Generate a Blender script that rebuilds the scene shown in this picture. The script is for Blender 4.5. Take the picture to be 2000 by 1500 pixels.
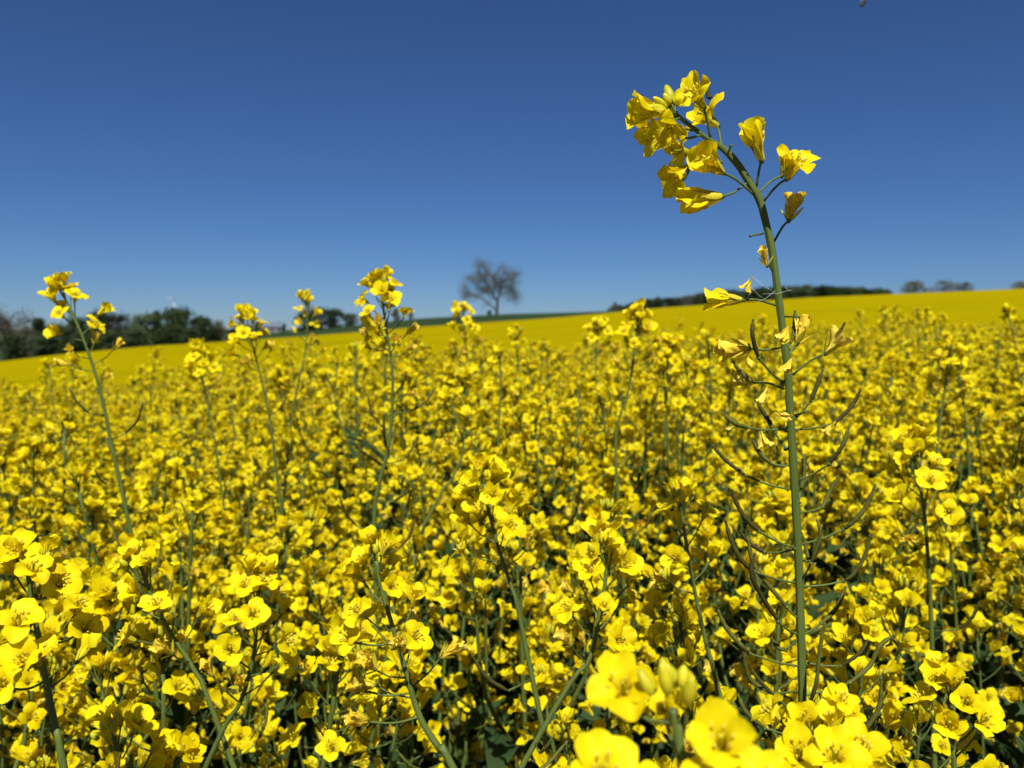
import bpy, math, random
import numpy as np
from mathutils import Vector, Matrix

R = math.radians
for o in list(bpy.data.objects):
    bpy.data.objects.remove(o)
scene = bpy.context.scene
COL = scene.collection

# ------------------------------------------------------------------ camera
FPX = 1561.0                       # focal length in pixels of the 2000 px wide photograph
HORIZON = 640.0
CAM_Z = 1.47
CAM = Vector((0, 0, CAM_Z))
PITCH = math.atan((750 - HORIZON) / FPX)
cam_data = bpy.data.cameras.new('camera')
cam = bpy.data.objects.new('camera', cam_data)
COL.objects.link(cam)
cam.location = CAM
cam.rotation_euler = (math.pi / 2 - PITCH, 0, 0)
cam_data.sensor_width = 36
cam_data.lens = 36 * FPX / 2000
cam_data.clip_start = 0.01
cam_data.clip_end = 12000
cam_data.dof.use_dof = True
cam_data.dof.focus_distance = 0.362
cam_data.dof.aperture_fstop = 14.5
scene.camera = cam
FWD = Vector((0, math.cos(PITCH), -math.sin(PITCH)))
RIGHT = Vector((1, 0, 0))
UP = Vector((0, math.sin(PITCH), math.cos(PITCH)))


def at(px, py, d):
    """The point of the place seen at photograph pixel (px, py), d metres ahead."""
    return CAM + (FWD + RIGHT * ((px - 1000) / FPX) + UP * ((750 - py) / FPX)) * d


# ------------------------------------------------------------------ sky and sun
SUN_EL, SUN_AZ = R(55), R(176)     # azimuth clockwise from straight ahead
world = bpy.data.worlds.new('World')
scene.world = world
world.use_nodes = True
wn = world.node_tree
wn.nodes.clear()
wo = wn.nodes.new('ShaderNodeOutputWorld')
wb = wn.nodes.new('ShaderNodeBackground')
ws = wn.nodes.new('ShaderNodeTexSky')
ws.sky_type = 'NISHITA'
ws.sun_disc = False
ws.sun_elevation = SUN_EL
ws.sun_rotation = SUN_AZ
ws.altitude = 200
ws.air_density = 0.85
ws.dust_density = 0.0
ws.ozone_density = 10.0
wb.inputs['Strength'].default_value = 0.051
wt = wn.nodes.new('ShaderNodeMix')
wt.data_type = 'RGBA'
wt.blend_type = 'MULTIPLY'
wt.inputs[0].default_value = 1
wt.inputs[7].default_value = (0.60, 0.735, 0.92, 1)      # the camera's colour response to the blue
wn.links.new(ws.outputs[0], wt.inputs[6])
wn.links.new(wt.outputs[2], wb.inputs[0])
wn.links.new(wb.outputs[0], wo.inputs[0])
sl = bpy.data.lights.new('sun', 'SUN')
sl.energy = 5.0
sl.angle = R(0.5)
sl.color = (1.0, 0.97, 0.91)
sun = bpy.data.objects.new('sun', sl)
COL.objects.link(sun)
SUN_DIR = Vector((math.sin(SUN_AZ) * math.cos(SUN_EL), math.cos(SUN_AZ) * math.cos(SUN_EL), math.sin(SUN_EL)))
sun.rotation_euler = SUN_DIR.to_track_quat('Z', 'Y').to_euler()
sun.location = (0, -5, 30)

vs = scene.view_settings
vs.view_transform = 'Standard'
vs.look = 'None'
vs.exposure = 0.5
vs.gamma = 1.0
vs.use_curve_mapping = False
cy = scene.cycles
cy.max_bounces = 6
cy.diffuse_bounces = 3
cy.glossy_bounces = 2
cy.transmission_bounces = 3
cy.transparent_max_bounces = 4
cy.caustics_reflective = False
cy.caustics_refractive = False
cy.use_denoising = True
cy.use_adaptive_sampling = True
cy.adaptive_threshold = 0.025


# ------------------------------------------------------------------ materials
def new_mat(name):
    m = bpy.data.materials.new(name)
    m.use_nodes = True
    nt = m.node_tree
    nt.nodes.clear()
    return m, nt, nt.nodes.new('ShaderNodeOutputMaterial')


def ramp(nt, stops):
    n = nt.nodes.new('ShaderNodeValToRGB')
    e = n.color_ramp.elements
    e[0].position, e[0].color = stops[0][0], (*stops[0][1], 1)
    e[1].position, e[1].color = stops[-1][0], (*stops[-1][1], 1)
    for p, c in stops[1:-1]:
        x = e.new(p)
        x.color = (*c, 1)
    return n


def noise(nt, scale, detail=3, rough=0.55, coord='Object', vec=None, stretch=None):
    n = nt.nodes.new('ShaderNodeTexNoise')
    n.inputs['Scale'].default_value = scale
    n.inputs['Detail'].default_value = detail
    n.inputs['Roughness'].default_value = rough
    if vec is None:
        tc = nt.nodes.new('ShaderNodeTexCoord')
        vec = tc.outputs[coord]
    if stretch:
        mp = nt.nodes.new('ShaderNodeMapping')
        mp.inputs['Scale'].default_value = stretch
        nt.links.new(vec, mp.inputs['Vector'])
        vec = mp.outputs[0]
    nt.links.new(vec, n.inputs['Vector'])
    return n


def leafy(name, stops, trans, rough=0.5, spec=0.3, nscale=220, tint=(1, 1, 1), veins=False, rnd=0.5, stretch=None):
    """Thin plant tissue: diffuse and gloss in front, light passing through."""
    m, nt, out = new_mat(name)
    L = nt.links
    nz = noise(nt, nscale, 5 if stretch else 3, stretch=stretch)
    oi = nt.nodes.new('ShaderNodeObjectInfo')
    mx = nt.nodes.new('ShaderNodeMath')
    mx.operation = 'MULTIPLY_ADD'
    mx.inputs[1].default_value = rnd
    L.new(oi.outputs['Random'], mx.inputs[0])
    m2 = nt.nodes.new('ShaderNodeMath')
    m2.operation = 'MULTIPLY'
    m2.inputs[1].default_value = 1 - rnd
    L.new(nz.outputs['Fac'], m2.inputs[0])
    L.new(m2.outputs[0], mx.inputs[2])
    cr = ramp(nt, stops)
    L.new(mx.outputs[0], cr.inputs[0])
    pb = nt.nodes.new('ShaderNodeBsdfPrincipled')
    pb.inputs['Roughness'].default_value = rough
    pb.inputs['Specular IOR Level'].default_value = spec
    L.new(cr.outputs[0], pb.inputs['Base Color'])
    tr = nt.nodes.new('ShaderNodeBsdfTranslucent')
    tm = nt.nodes.new('ShaderNodeMix')
    tm.data_type = 'RGBA'
    tm.blend_type = 'MULTIPLY'
    tm.inputs[0].default_value = 1
    L.new(cr.outputs[0], tm.inputs[6])
    tm.inputs[7].default_value = (*tint, 1)
    L.new(tm.outputs[2], tr.inputs['Color'])
    ms = nt.nodes.new('ShaderNodeMixShader')
    ms.inputs[0].default_value = trans
    L.new(pb.outputs[0], ms.inputs[1])
    L.new(tr.outputs[0], ms.inputs[2])
    L.new(ms.outputs[0], out.inputs['Surface'])
    bp = nt.nodes.new('ShaderNodeBump')
    if veins:
        uv = nt.nodes.new('ShaderNodeTexCoord')
        wv = nt.nodes.new('ShaderNodeTexWave')
        wv.inputs['Scale'].default_value = 3.0
        wv.inputs['Distortion'].default_value = 5.0
        wv.inputs['Detail'].default_value = 2
        wv.inputs['Detail Scale'].default_value = 0.8
        L.new(uv.outputs['UV'], wv.inputs['Vector'])
        L.new(wv.outputs['Fac'], bp.inputs['Height'])
        bp.inputs['Strength'].default_value = 0.10
        bp.inputs['Distance'].default_value = 0.0004
    else:
        L.new(nz.outputs['Fac'], bp.inputs['Height'])
        bp.inputs['Strength'].default_value = 0.3
        bp.inputs['Distance'].default_value = 0.001
    L.new(bp.outputs[0], pb.inputs['Normal'])
    return m


def solid(name, stops, rough=0.8, spec=0.3, nscale=5, bump=0.2, bdist=0.02, coord='Object', stretch=None, detail=5):
    m, nt, out = new_mat(name)
    L = nt.links
    nz = noise(nt, nscale, detail, 0.6, coord, stretch=stretch)
    cr = ramp(nt, stops)
    L.new(nz.outputs['Fac'], cr.inputs[0])
    pb = nt.nodes.new('ShaderNodeBsdfPrincipled')
    pb.inputs['Roughness'].default_value = rough
    pb.inputs['Specular IOR Level'].default_value = spec
    L.new(cr.outputs[0], pb.inputs['Base Color'])
    bp = nt.nodes.new('ShaderNodeBump')
    bp.inputs['Strength'].default_value = bump
    bp.inputs['Distance'].default_value = bdist
    L.new(nz.outputs['Fac'], bp.inputs['Height'])
    L.new(bp.outputs[0], pb.inputs['Normal'])
    L.new(pb.outputs[0], out.inputs['Surface'])
    return m


Y0, Y1, Y2 = (0.83, 0.64, 0.003), (0.88, 0.735, 0.004), (0.90, 0.79, 0.008)
M_PETAL = leafy('petal_yellow', [(0.2, Y0), (0.5, Y1), (0.8, Y2)], 0.46, 0.6, 0.08, 160, (0.92, 0.86, 0.5))
M_PETALV = leafy('petal_veined_yellow', [(0.2, Y0), (0.5, Y1), (0.8, Y2)], 0.40, 0.55, 0.12, 160, (0.92, 0.86, 0.5), True)
M_OLD = leafy('petal_withered', [(0.15, (0.74, 0.44, 0.02)), (0.42, (0.86, 0.64, 0.04)), (0.75, (0.88, 0.74, 0.12)), (0.9, (0.88, 0.80, 0.35))], 0.3, 0.7, 0.15, 260, (0.95, 0.85, 0.6), True, rnd=0.35)
M_BUD = leafy('bud_yellow_green', [(0.25, (0.42, 0.42, 0.02)), (0.75, (0.66, 0.56, 0.015))], 0.15, 0.45, 0.3, 200)
M_SEPAL = leafy('sepal_yellow_green', [(0.25, (0.50, 0.46, 0.03)), (0.75, (0.68, 0.56, 0.03))], 0.25, 0.5, 0.25, 200)
M_STAMEN = leafy('stamen', [(0.25, (0.86, 0.66, 0.03)), (0.75, (0.92, 0.80, 0.12))], 0.45, 0.6, 0.2, 500)
M_STEM = leafy('stem_green', [(0.25, (0.065, 0.098, 0.016)), (0.75, (0.118, 0.152, 0.034))], 0.05, 0.5, 0.25, 420, stretch=(1, 1, .06), rnd=.2)
M_POD = leafy('pod_olive', [(0.2, (0.036, 0.026, 0.007)), (0.45, (0.065, 0.062, 0.012)), (0.8, (0.11, 0.115, 0.02))], 0.05, 0.6, 0.15, 130)
M_LEAF = leafy('leaf_glaucous', [(0.2, (0.024, 0.05, 0.014)), (0.8, (0.05, 0.085, 0.03))], 0.3, 0.7, 0.05, 30)
M_SOIL = solid('soil', [(0.3, (0.06, 0.042, 0.028)), (0.7, (0.12, 0.09, 0.06))], 0.95, 0.1, 9, 0.6, 0.03)
M_BARK = solid('bark', [(0.3, (0.05, 0.045, 0.04)), (0.7, (0.10, 0.09, 0.075))], 0.9, 0.1, 4)
M_TWIG = solid('twig', [(0.3, (0.085, 0.075, 0.05)), (0.7, (0.14, 0.125, 0.075))], 0.9, 0.1, 1.5)
M_TREE_DARK = leafy('foliage_dark', [(0.2, (0.025, 0.045, 0.016)), (0.8, (0.055, 0.08, 0.026))], 0.2, 0.6, 0.2, 0.6)
M_TREE_MID = leafy('foliage_mid', [(0.2, (0.045, 0.075, 0.022)), (0.8, (0.08, 0.115, 0.035))], 0.25, 0.6, 0.2, 0.6)
M_TREE_OLIVE = leafy('foliage_olive', [(0.2, (0.085, 0.085, 0.05)), (0.8, (0.13, 0.13, 0.07))], 0.25, 0.7, 0.1, 0.6)
M_TREE_BROWN = leafy('foliage_bud_brown', [(0.2, (0.06, 0.052, 0.035)), (0.8, (0.10, 0.085, 0.055))], 0.2, 0.7, 0.1, 0.6)
M_WHITE = solid('turbine_white', [(0.3, (0.40, 0.44, 0.48)), (0.7, (0.47, 0.50, 0.54))], 0.4, 0.5, 0.2, 0.02)
M_RENDER = solid('house_render', [(0.3, (0.17, 0.17, 0.18)), (0.7, (0.22, 0.22, 0.23))], 0.9, 0.2, 2)
M_SLATE = solid('roof_slate', [(0.3, (0.09, 0.11, 0.15)), (0.7, (0.13, 0.155, 0.20))], 0.8, 0.1, 3)
M_GLASS = solid('window_dark_glass', [(0.3, (0.02, 0.025, 0.03)), (0.7, (0.04, 0.045, 0.05))], 0.1, 0.5, 2)
M_BEE = solid('bee_fur', [(0.35, (0.018, 0.014, 0.01)), (0.65, (0.09, 0.06, 0.025))], 0.7, 0.3, 500, 0.4, 0.0005)
M_WING = leafy('bee_wing', [(0.2, (0.35, 0.32, 0.28)), (0.8, (0.5, 0.47, 0.42))], 0.6, 0.3, 0.5, 500)
M_SILK = solid('spider_silk', [(0.3, (0.75, 0.75, 0.75)), (0.7, (0.85, 0.85, 0.85))], 0.4, 0.5, 100)


# yellow canopy seen from afar: blossom with gaps, faint drill lines
def canopy_mat():
    m, nt, out = new_mat('rapeseed_canopy')
    L = nt.links
    n1 = noise(nt, 9.0, 6, 0.7)
    n2 = noise(nt, 0.05, 3, 0.5, stretch=(0.35, 1.6, 1))
    c1 = ramp(nt, [(0.28, (0.14, 0.12, 0.003)), (0.45, (0.265, 0.212, 0.001)), (0.62, (0.305, 0.246, 0.001)), (0.78, (0.35, 0.283, 0.001))])
    L.new(n1.outputs['Fac'], c1.inputs[0])
    c2 = ramp(nt, [(0.36, (0.84, 0.86, 0.9)), (0.48, (1, 1, 1)), (0.62, (1.0, 0.98, 1)), (0.7, (0.9, 0.9, 0.9))])
    L.new(n2.outputs['Fac'], c2.inputs[0])
    mm = nt.nodes.new('ShaderNodeMix')
    mm.data_type = 'RGBA'
    mm.blend_type = 'MULTIPLY'
    mm.inputs[0].default_value = 1
    L.new(c1.outputs[0], mm.inputs[6])
    L.new(c2.outputs[0], mm.inputs[7])
    pb = nt.nodes.new('ShaderNodeBsdfPrincipled')
    pb.inputs['Roughness'].default_value = 0.9
    pb.inputs['Specular IOR Level'].default_value = 0.0
    L.new(mm.outputs[2], pb.inputs['Base Color'])
    bp = nt.nodes.new('ShaderNodeBump')
    bp.inputs['Strength'].default_value = 0.8
    bp.inputs['Distance'].default_value = 0.051
    L.new(n1.outputs['Fac'], bp.inputs['Height'])
    L.new(bp.outputs[0], pb.inputs['Normal'])
    L.new(pb.outputs[0], out.inputs['Surface'])
    return m


M_CANOPY = canopy_mat()
M_WHEAT = solid('young_wheat', [(0.3, (0.014, 0.030, 0.008)), (0.7, (0.026, 0.048, 0.013))], 0.9, 0.1, 2.0, 0.6, 0.1)
M_MEADOW = solid('far_ground', [(0.3, (0.035, 0.06, 0.02)), (0.7, (0.07, 0.09, 0.03))], 0.95, 0.1, 0.02, 0.2, 0.2)


# ------------------------------------------------------------------ mesh helpers
class MB:
    """Collects faces; build() links them as one mesh object."""

    def __init__(self):
        self.v, self.f, self.m, self.uv = [], [], [], {}
        self.mats = []

    def mi(self, mat):
        if mat not in self.mats:
            self.mats.append(mat)
        return self.mats.index(mat)

    def add(self, vs_, fs_, mat, uvs=None):
        b = len(self.v)
        k = self.mi(mat)
        self.v.extend([tuple(p) for p in vs_])
        if uvs is not None:
            for i, u in enumerate(uvs):
                self.uv[b + i] = u
        for f in fs_:
            self.f.append(tuple(b + i for i in f))
            self.m.append(k)

    def tube(self, pts, radii, mat, n=6, cap=True, ridge=0.0):
        pts = [Vector(p) for p in pts]
        if not hasattr(radii, '__len__'):
            radii = [radii] * len(pts)
        vs_, fs_ = [], []
        t = (pts[1] - pts[0]).normalized()
        a = t.orthogonal().normalized()
        for i, p in enumerate(pts):
            t = (pts[min(i + 1, len(pts) - 1)] - pts[max(i - 1, 0)])
            t = t.normalized() if t.length > 1e-9 else Vector((0, 0, 1))
            a = (a - t * a.dot(t))
            a = a.normalized() if a.length > 1e-6 else t.orthogonal().normalized()
            b = t.cross(a)
            for k in range(n):
                w = 2 * math.pi * k / n
                vs_.append(p + (a * math.cos(w) + b * math.sin(w)) * radii[i] * (1 + ridge * math.cos(6 * w + i * .05)))
        for i in range(len(pts) - 1):
            for k in range(n):
                k2 = (k + 1) % n
                fs_.append((i * n + k, i * n + k2, (i + 1) * n + k2, (i + 1) * n + k))
        if cap:
            fs_.append(tuple(range(n - 1, -1, -1)))
            e = (len(pts) - 1) * n
            fs_.append(tuple(e + k for k in range(n)))
        self.add(vs_, fs_, mat)

    def box(self, c, s, mat):
        x, y, z = c
        a, b, d = s[0] / 2, s[1] / 2, s[2] / 2
        vs_ = [(x + i * a, y + j * b, z + k * d) for i in (-1, 1) for j in (-1, 1) for k in (-1, 1)]
        self.add(vs_, [(0, 1, 3, 2), (4, 6, 7, 5), (0, 4, 5, 1), (2, 3, 7, 6), (0, 2, 6, 4), (1, 5, 7, 3)], mat)

    def join(self, other, M):
        b = len(self.v)
        arr = np.array(other.v) if len(other.v) else np.zeros((0, 3))
        Mn = np.array(M)
        arr = arr @ Mn[:3, :3].T + Mn[:3, 3]
        self.v.extend(map(tuple, arr))
        for i, u in other.uv.items():
            self.uv[b + i] = u
        km = [self.mi(x) for x in other.mats]
        for f, k in zip(other.f, other.m):
            self.f.append(tuple(b + i for i in f))
            self.m.append(km[k])

    def mesh(self, name, smooth=True):
        me = bpy.data.meshes.new(name)
        me.from_pydata(self.v, [], self.f)
        for x in self.mats:
            me.materials.append(x)
        me.polygons.foreach_set('material_index', self.m)
        if smooth:
            me.polygons.foreach_set('use_smooth', [True] * len(self.f))
        if self.uv:
            lay = me.uv_layers.new(name='UVMap')
            li = np.empty(len(me.loops), dtype=np.int32)
            me.loops.foreach_get('vertex_index', li)
            tab = np.zeros((len(self.v), 2), dtype=np.float32)
            for i, u in self.uv.items():
                tab[i] = u
            lay.data.foreach_set('uv', tab[li].ravel())
        me.update()
        return me

    def build(self, name, parent=None, smooth=True, M=None):
        return link(name, self.mesh(name, smooth), parent, M)


def link(name, data, parent=None, M=None):
    o = bpy.data.objects.new(name, data)
    COL.objects.link(o)
    if parent is not None:
        o.parent = parent
    if M is not None:
        o.matrix_basis = M
    return o


def tag(o, label=None, cat=None, group=None, kind=None):
    for k, v in (('label', label), ('category', cat), ('group', group), ('kind', kind)):
        if v:
            o[k] = v
    return o


def frame(pos, axis, roll=0.0, s=1.0):
    """Matrix with local +Z along axis."""
    z = Vector(axis).normalized()
    x = z.orthogonal().normalized()
    y = z.cross(x)
    c, w = math.cos(roll), math.sin(roll)
    x2 = x * c + y * w
    y2 = y * c - x * w
    return Matrix(((x2.x * s, y2.x * s, z.x * s, pos[0]), (x2.y * s, y2.y * s, z.y * s, pos[1]),
                   (x2.z * s, y2.z * s, z.z * s, pos[2]), (0, 0, 0, 1)))


def smooth_path(pts, n=4):
    """Catmull-Rom through the points."""
    P = [Vector(p) for p in pts]
    if len(P) < 3:
        return P
    P = [P[0] * 2 - P[1]] + P + [P[-1] * 2 - P[-2]]
    out = []
    for i in range(1, len(P) - 2):
        a, b, c, d = P[i - 1], P[i], P[i + 1], P[i + 2]
        for k in range(n):
            t = k / n
            out.append(0.5 * (2 * b + (c - a) * t + (2 * a - 5 * b + 4 * c - d) * t * t + (3 * b - a - 3 * c + d) * t ** 3))
    out.append(P[-2].copy())
    return out


def sstep(a, b, x):
    t = min(1, max(0, (x - a) / (b - a)))
    return t * t * (3 - 2 * t)


# ------------------------------------------------------------------ flower pieces (metres, local +Z is the flower's axis)
def petal(rng, L=0.0148, W=0.0043, th0=0.2, th1=1.35, cup=0.25, rip=0.10, curl=0.2, nu=9, nv=6, mat=None, crumple=0.0, twist=0.0):
    mat = mat or M_PETAL
    p1, p2, p3 = rng.uniform(0, 6), rng.uniform(0, 6), rng.uniform(0, 6)
    vs_, uvs = [], []
    cx = [0.0]
    cz = [0.0]
    ths = []
    for i in range(nu + 1):
        u = i / nu
        th = th0 + (th1 - th0) * sstep(0.22, 0.68, u) + curl * max(0, u - 0.7) / 0.3
        ths.append(th)
        if i < nu:
            cx.append(cx[-1] + math.sin(th) * L / nu)
            cz.append(cz[-1] + math.cos(th) * L / nu)
    for i in range(nu + 1):
        u = i / nu
        if u < 0.3:
            w = W * (0.16 + 0.20 * (u / 0.3))
        else:
            q = (u - 0.3) / 0.7
            w = W * max(0.38 * (1 - q), math.sqrt(max(0, 1 - ((q - 0.58) / 0.60) ** 2)))
        tw = twist * u * u
        for j in range(nv + 1):
            v = 2 * j / nv - 1
            uu = u - 0.13 * (abs(v) ** 2.2) * sstep(0.72, 1.0, u) + 0.03 * (1 - abs(v)) * 0
            k = min(nu - 1e-6, uu * nu)
            a = int(k)
            fr = k - a
            x = cx[a] * (1 - fr) + cx[a + 1] * fr
            z = cz[a] * (1 - fr) + cz[a + 1] * fr
            th = ths[a] * (1 - fr) + ths[a + 1] * fr
            off = cup * W * v * v * sstep(0.1, 0.7, u)
            off += rip * W * sstep(0.35, 0.9, u) * (math.sin(5 * v + p1 + 4 * u) * 0.6 + math.sin(9 * u + p2 + 3 * v) * 0.4)
            if crumple:
                off += crumple * W * (math.sin(11 * v + p3 + 6 * u) + math.sin(14 * u + p1 - 5 * v)) * 0.5 * sstep(0.1, 0.5, u)
            y = v * w
            nx, nz = -math.cos(th), math.sin(th)
            ox, oz = nx * off, nz * off
            yy = y * math.cos(tw)
            ox += nx * y * math.sin(tw)
            oz += nz * y * math.sin(tw)
            vs_.append((x + ox + 0.0006, yy, z + oz))
            uvs.append((v * 0.5 + 0.5, u * 0.35))
    fs_ = []
    for i in range(nu):
        for j in range(nv):
            a = i * (nv + 1) + j
            fs_.append((a, a + 1, a + nv + 2, a + nv + 1))
    mb = MB()
    mb.add(vs_, fs_, mat, uvs)
    return mb


def sepal_ring(mb, rng, L=0.0072, W=0.0011, spread=0.5, n=4, nu=3, mat=None):
    for k in range(4):
        a = k * math.pi / 2 + math.pi / 4 + rng.uniform(-.15, .15)
        pm = MB()
        vs_, fs_ = [], []
        sp = spread + rng.uniform(-.15, .2)
        for i in range(nu + 1):
            u = i / nu
            w = W * math.sin(math.pi * (0.2 + 0.72 * u)) + 0.0001
            x = 0.0009 + math.sin(sp) * L * u
            z = math.cos(sp) * L * u
            for v, d in ((-1, 0), (0, 0.0005), (1, 0)):
                vs_.append((x + d, v * w, z))
        for i in range(nu):
            for j in range(2):
                b = i * 3 + j
                fs_.append((b, b + 1, b + 4, b + 3))
        pm.add(vs_, fs_, mat or M_SEPAL)
        mb.join(pm, Matrix.Rotation(a, 4, 'Z'))


def flower_centre(rng, hi=True, old=False):
    """Receptacle, sepals, stamens and pistil."""
    mb = MB()
    sepal_ring(mb, rng, spread=0.25 if not old else 0.7, nu=3 if hi else 2)
    mb.tube([(0, 0, -0.0014), (0, 0, 0), (0, 0, 0.001)], [0.0006, 0.0012, 0.0009], M_STEM, 6 if hi else 4)
    mb.tube([(0, 0, 0), (0.0002, 0, 0.005), (0.0004, 0.0002, 0.0095), (0.0004, 0.0002, 0.0101)], [0.0006, 0.0006, 0.0005, 0.0007], M_BUD, 6 if hi else 3)
    for k in range(6):
        a = k * math.pi / 3 + rng.uniform(-.2, .2)
        c, s = math.cos(a), math.sin(a)
        h = rng.uniform(0.0075, 0.0095)
        r = rng.uniform(0.0018, 0.0034)
        if hi:
            mb.tube([(c * .0006, s * .0006, 0), (c * r * .6, s * r * .6, h * .6), (c * r, s * r, h)], 0.00022, M_STAMEN, 4)
        mb.tube([(c * r * .95, s * r * .95, h - .0006), (c * r, s * r, h + .0004), (c * r * 1.15, s * r * 1.15, h + .0016)],
                [0.0003, 0.0006, 0.0002], M_STAMEN, 4 if hi else 3)
    return mb


def bud_mesh(rng, L=0.0075, W=0.0019, hi=True):
    mb = MB()
    n = 7
    pts = [(0, 0, L * k / n) for k in range(n + 1)]
    rad = [W * (0.35 + 0.65 * math.sin(math.pi * min(1, (0.12 + 0.86 * k / n)) ** 0.9)) for k in range(n + 1)]
    rad[-1] = W * 0.25
    mb.tube(pts, rad, M_BUD, 8 if hi else 5)
    return mb


def pod_mesh_pts(mb, pts, w, mat=None, n=6):
    """A silique: swollen seed body, narrow beak."""
    P = smooth_path(pts, 9)
    m = len(P)
    rad = []
    for i in range(m):
        u = i / (m - 1)
        r = w * (0.55 + 0.45 * sstep(0, 0.12, u)) * (1 + 0.10 * math.sin(u * 40))
        if u > 0.80:
            r *= 1 - 0.42 * sstep(0.80, 0.9, u)
        rad.append(r)
    rad[-1] = w * 0.62
    mb.tube(P, rad, mat or M_POD, n)


# mesh libraries (shared data)
rngL = random.Random(11)
HI_PETALS = []      # sharp, veined petals: (spreading, bell, back-curled)
for th1, n in ((1.5, 6), (1.1, 6), (0.7, 6)):
    grp = []
    for _ in range(n):
        grp.append(petal(rngL, th0=rngL.uniform(.1, .3), th1=th1 + rngL.uniform(-.3, .3), cup=rngL.uniform(-.2, .4),
                         rip=rngL.uniform(.10, .28), curl=rngL.uniform(-.2, .7), W=rngL.uniform(.0044, .0054), mat=M_PETALV).mesh('petal'))
    HI_PETALS.append(grp)
HERO_PETALS = []
for th1, n in ((1.35, 6), (0.95, 6), (0.5, 6)):
    HERO_PETALS.append([petal(rngL, L=rngL.uniform(.0135, .0158), th0=rngL.uniform(.05, .25), th1=th1 + rngL.uniform(-.3, .35), cup=rngL.uniform(-.5, .6),
                              rip=rngL.uniform(.10, .25), curl=rngL.uniform(-.1, .9), crumple=rngL.uniform(.0, .07), twist=rngL.uniform(-.5, .5),
                              W=rngL.uniform(.0036, .0050), nu=12, nv=8, mat=M_PETALV).mesh('petal') for _ in range(n)])
OLD_PETALS = [petal(rngL, L=rngL.uniform(.012, .0145), W=rngL.uniform(.0024, .0036), th0=.1, th1=rngL.uniform(.2, .8), cup=rngL.uniform(.3, .9),
                    rip=.3, curl=rngL.uniform(-.2, .9), crumple=.28, twist=rngL.uniform(-.9, .9), mat=M_OLD).mesh('petal') for _ in range(6)]
HI_CENTRES = [flower_centre(rngL).mesh('flower') for _ in range(4)]
OLD_CENTRES = [flower_centre(rngL, True, True).mesh('flower') for _ in range(2)]
BUD_HI = [bud_mesh(rngL, L=l).mesh('bud') for l in (.006, .0075, .009)]


def lo_flower(rng, th1, old=False, nu=4, nv=2):
    mb = flower_centre(rng, False, old)
    for k in range(4):
        if not old and rng.random() < .07:
            continue
        if old:
            p = petal(rng, L=.012, W=.003, th0=.1, th1=rng.uniform(.2, 1.0), cup=.5, rip=.3, crumple=.3, twist=rng.uniform(-.8, .8), nu=nu, nv=nv, mat=M_OLD)
        else:
            p = petal(rng, th0=rng.uniform(.1, .3), th1=th1 + rng.uniform(-.4, .3), cup=rng.uniform(-.25, .4), rip=rng.uniform(.08, .3),
                      curl=rng.uniform(-.2, .7), nu=nu, nv=nv, L=rng.uniform(.0125, .0162), W=rng.uniform(.0034, .0048), crumple=rng.uniform(0, .16), twist=rng.uniform(-.35, .35))
        mb.join(p, Matrix.Rotation(k * math.pi / 2 + rng.uniform(-.32, .32), 4, 'Z'))
    return mb


LO_OPEN = [lo_flower(rngL, t, nu=5, nv=3) for t in (1.65, 1.55, 1.45, 1.35, 1.25, 1.1, 1.7, 1.5, 1.8, 1.3, 1.0, 1.6, 1.4, 1.2)]
LO_HALF = [lo_flower(rngL, t, nu=5, nv=3) for t in (.6, .75, .9, .5, .35, .85, .7, .45)]
LO_OLD = [lo_flower(rngL, 0, True, nu=5, nv=3) for _ in range(4)]
FAR_OPEN = [lo_flower(rngL, t, nu=3, nv=2) for t in (1.6, 1.5, 1.35, 1.2, .8)]


def bud_cluster(rng, n):
    mb = MB()
    for k in range(n):
        a = k * 2.4
        r = 0.0042 * math.sqrt(k / n)
        h = 0.003 + 0.005 * (1 - k / n) + rng.uniform(0, .003)
        ax = Vector((math.cos(a) * r * 90, math.sin(a) * r * 90, 1)).normalized()
        base = Vector((0, 0, -0.006))
        tip = Vector((math.cos(a) * r * 1.3, math.sin(a) * r * 1.3, h))
        mb.tube([base, base.lerp(tip, .5) + Vector((math.cos(a), math.sin(a), 0)) * .001, tip], 0.0004, M_STEM, 3, False)
        mb.join(bud_mesh(rng, rng.uniform(.0045, .007), rng.uniform(.0012, .0018), False), frame(tip, ax))
    return mb


BUDS = [bud_cluster(rngL, n) for n in (6, 9, 12)]


def pod_local(rng):
    """Pedicel and pod, leaving the stem along +X and turning up +Z."""
    mb = MB()
    a = rng.uniform(.015, .024)
    l = rng.uniform(.022, .042)
    e = rng.uniform(.5, 1.0)
    p0 = Vector((0, 0, 0))
    p1 = Vector((a, rng.uniform(-.002, .002), a * rng.uniform(.05, .35)))
    d = Vector((math.cos(e), rng.uniform(-.15, .15), math.sin(e)))
    p2 = p1 + d * l * .5
    p3 = p2 + (d + Vector((-.15, 0, .55))).normalized() * l * .5
    mb.tube([p0, p0.lerp(p1, .5) - Vector((0, 0, .0006)), p1], [.0007, .0005, .0007], M_STEM, 4)
    pod_mesh_pts(mb, [p1, p2, p3], .00115, n=5)
    return mb


PODS = [pod_local(rngL) for _ in range(6)]


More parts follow.
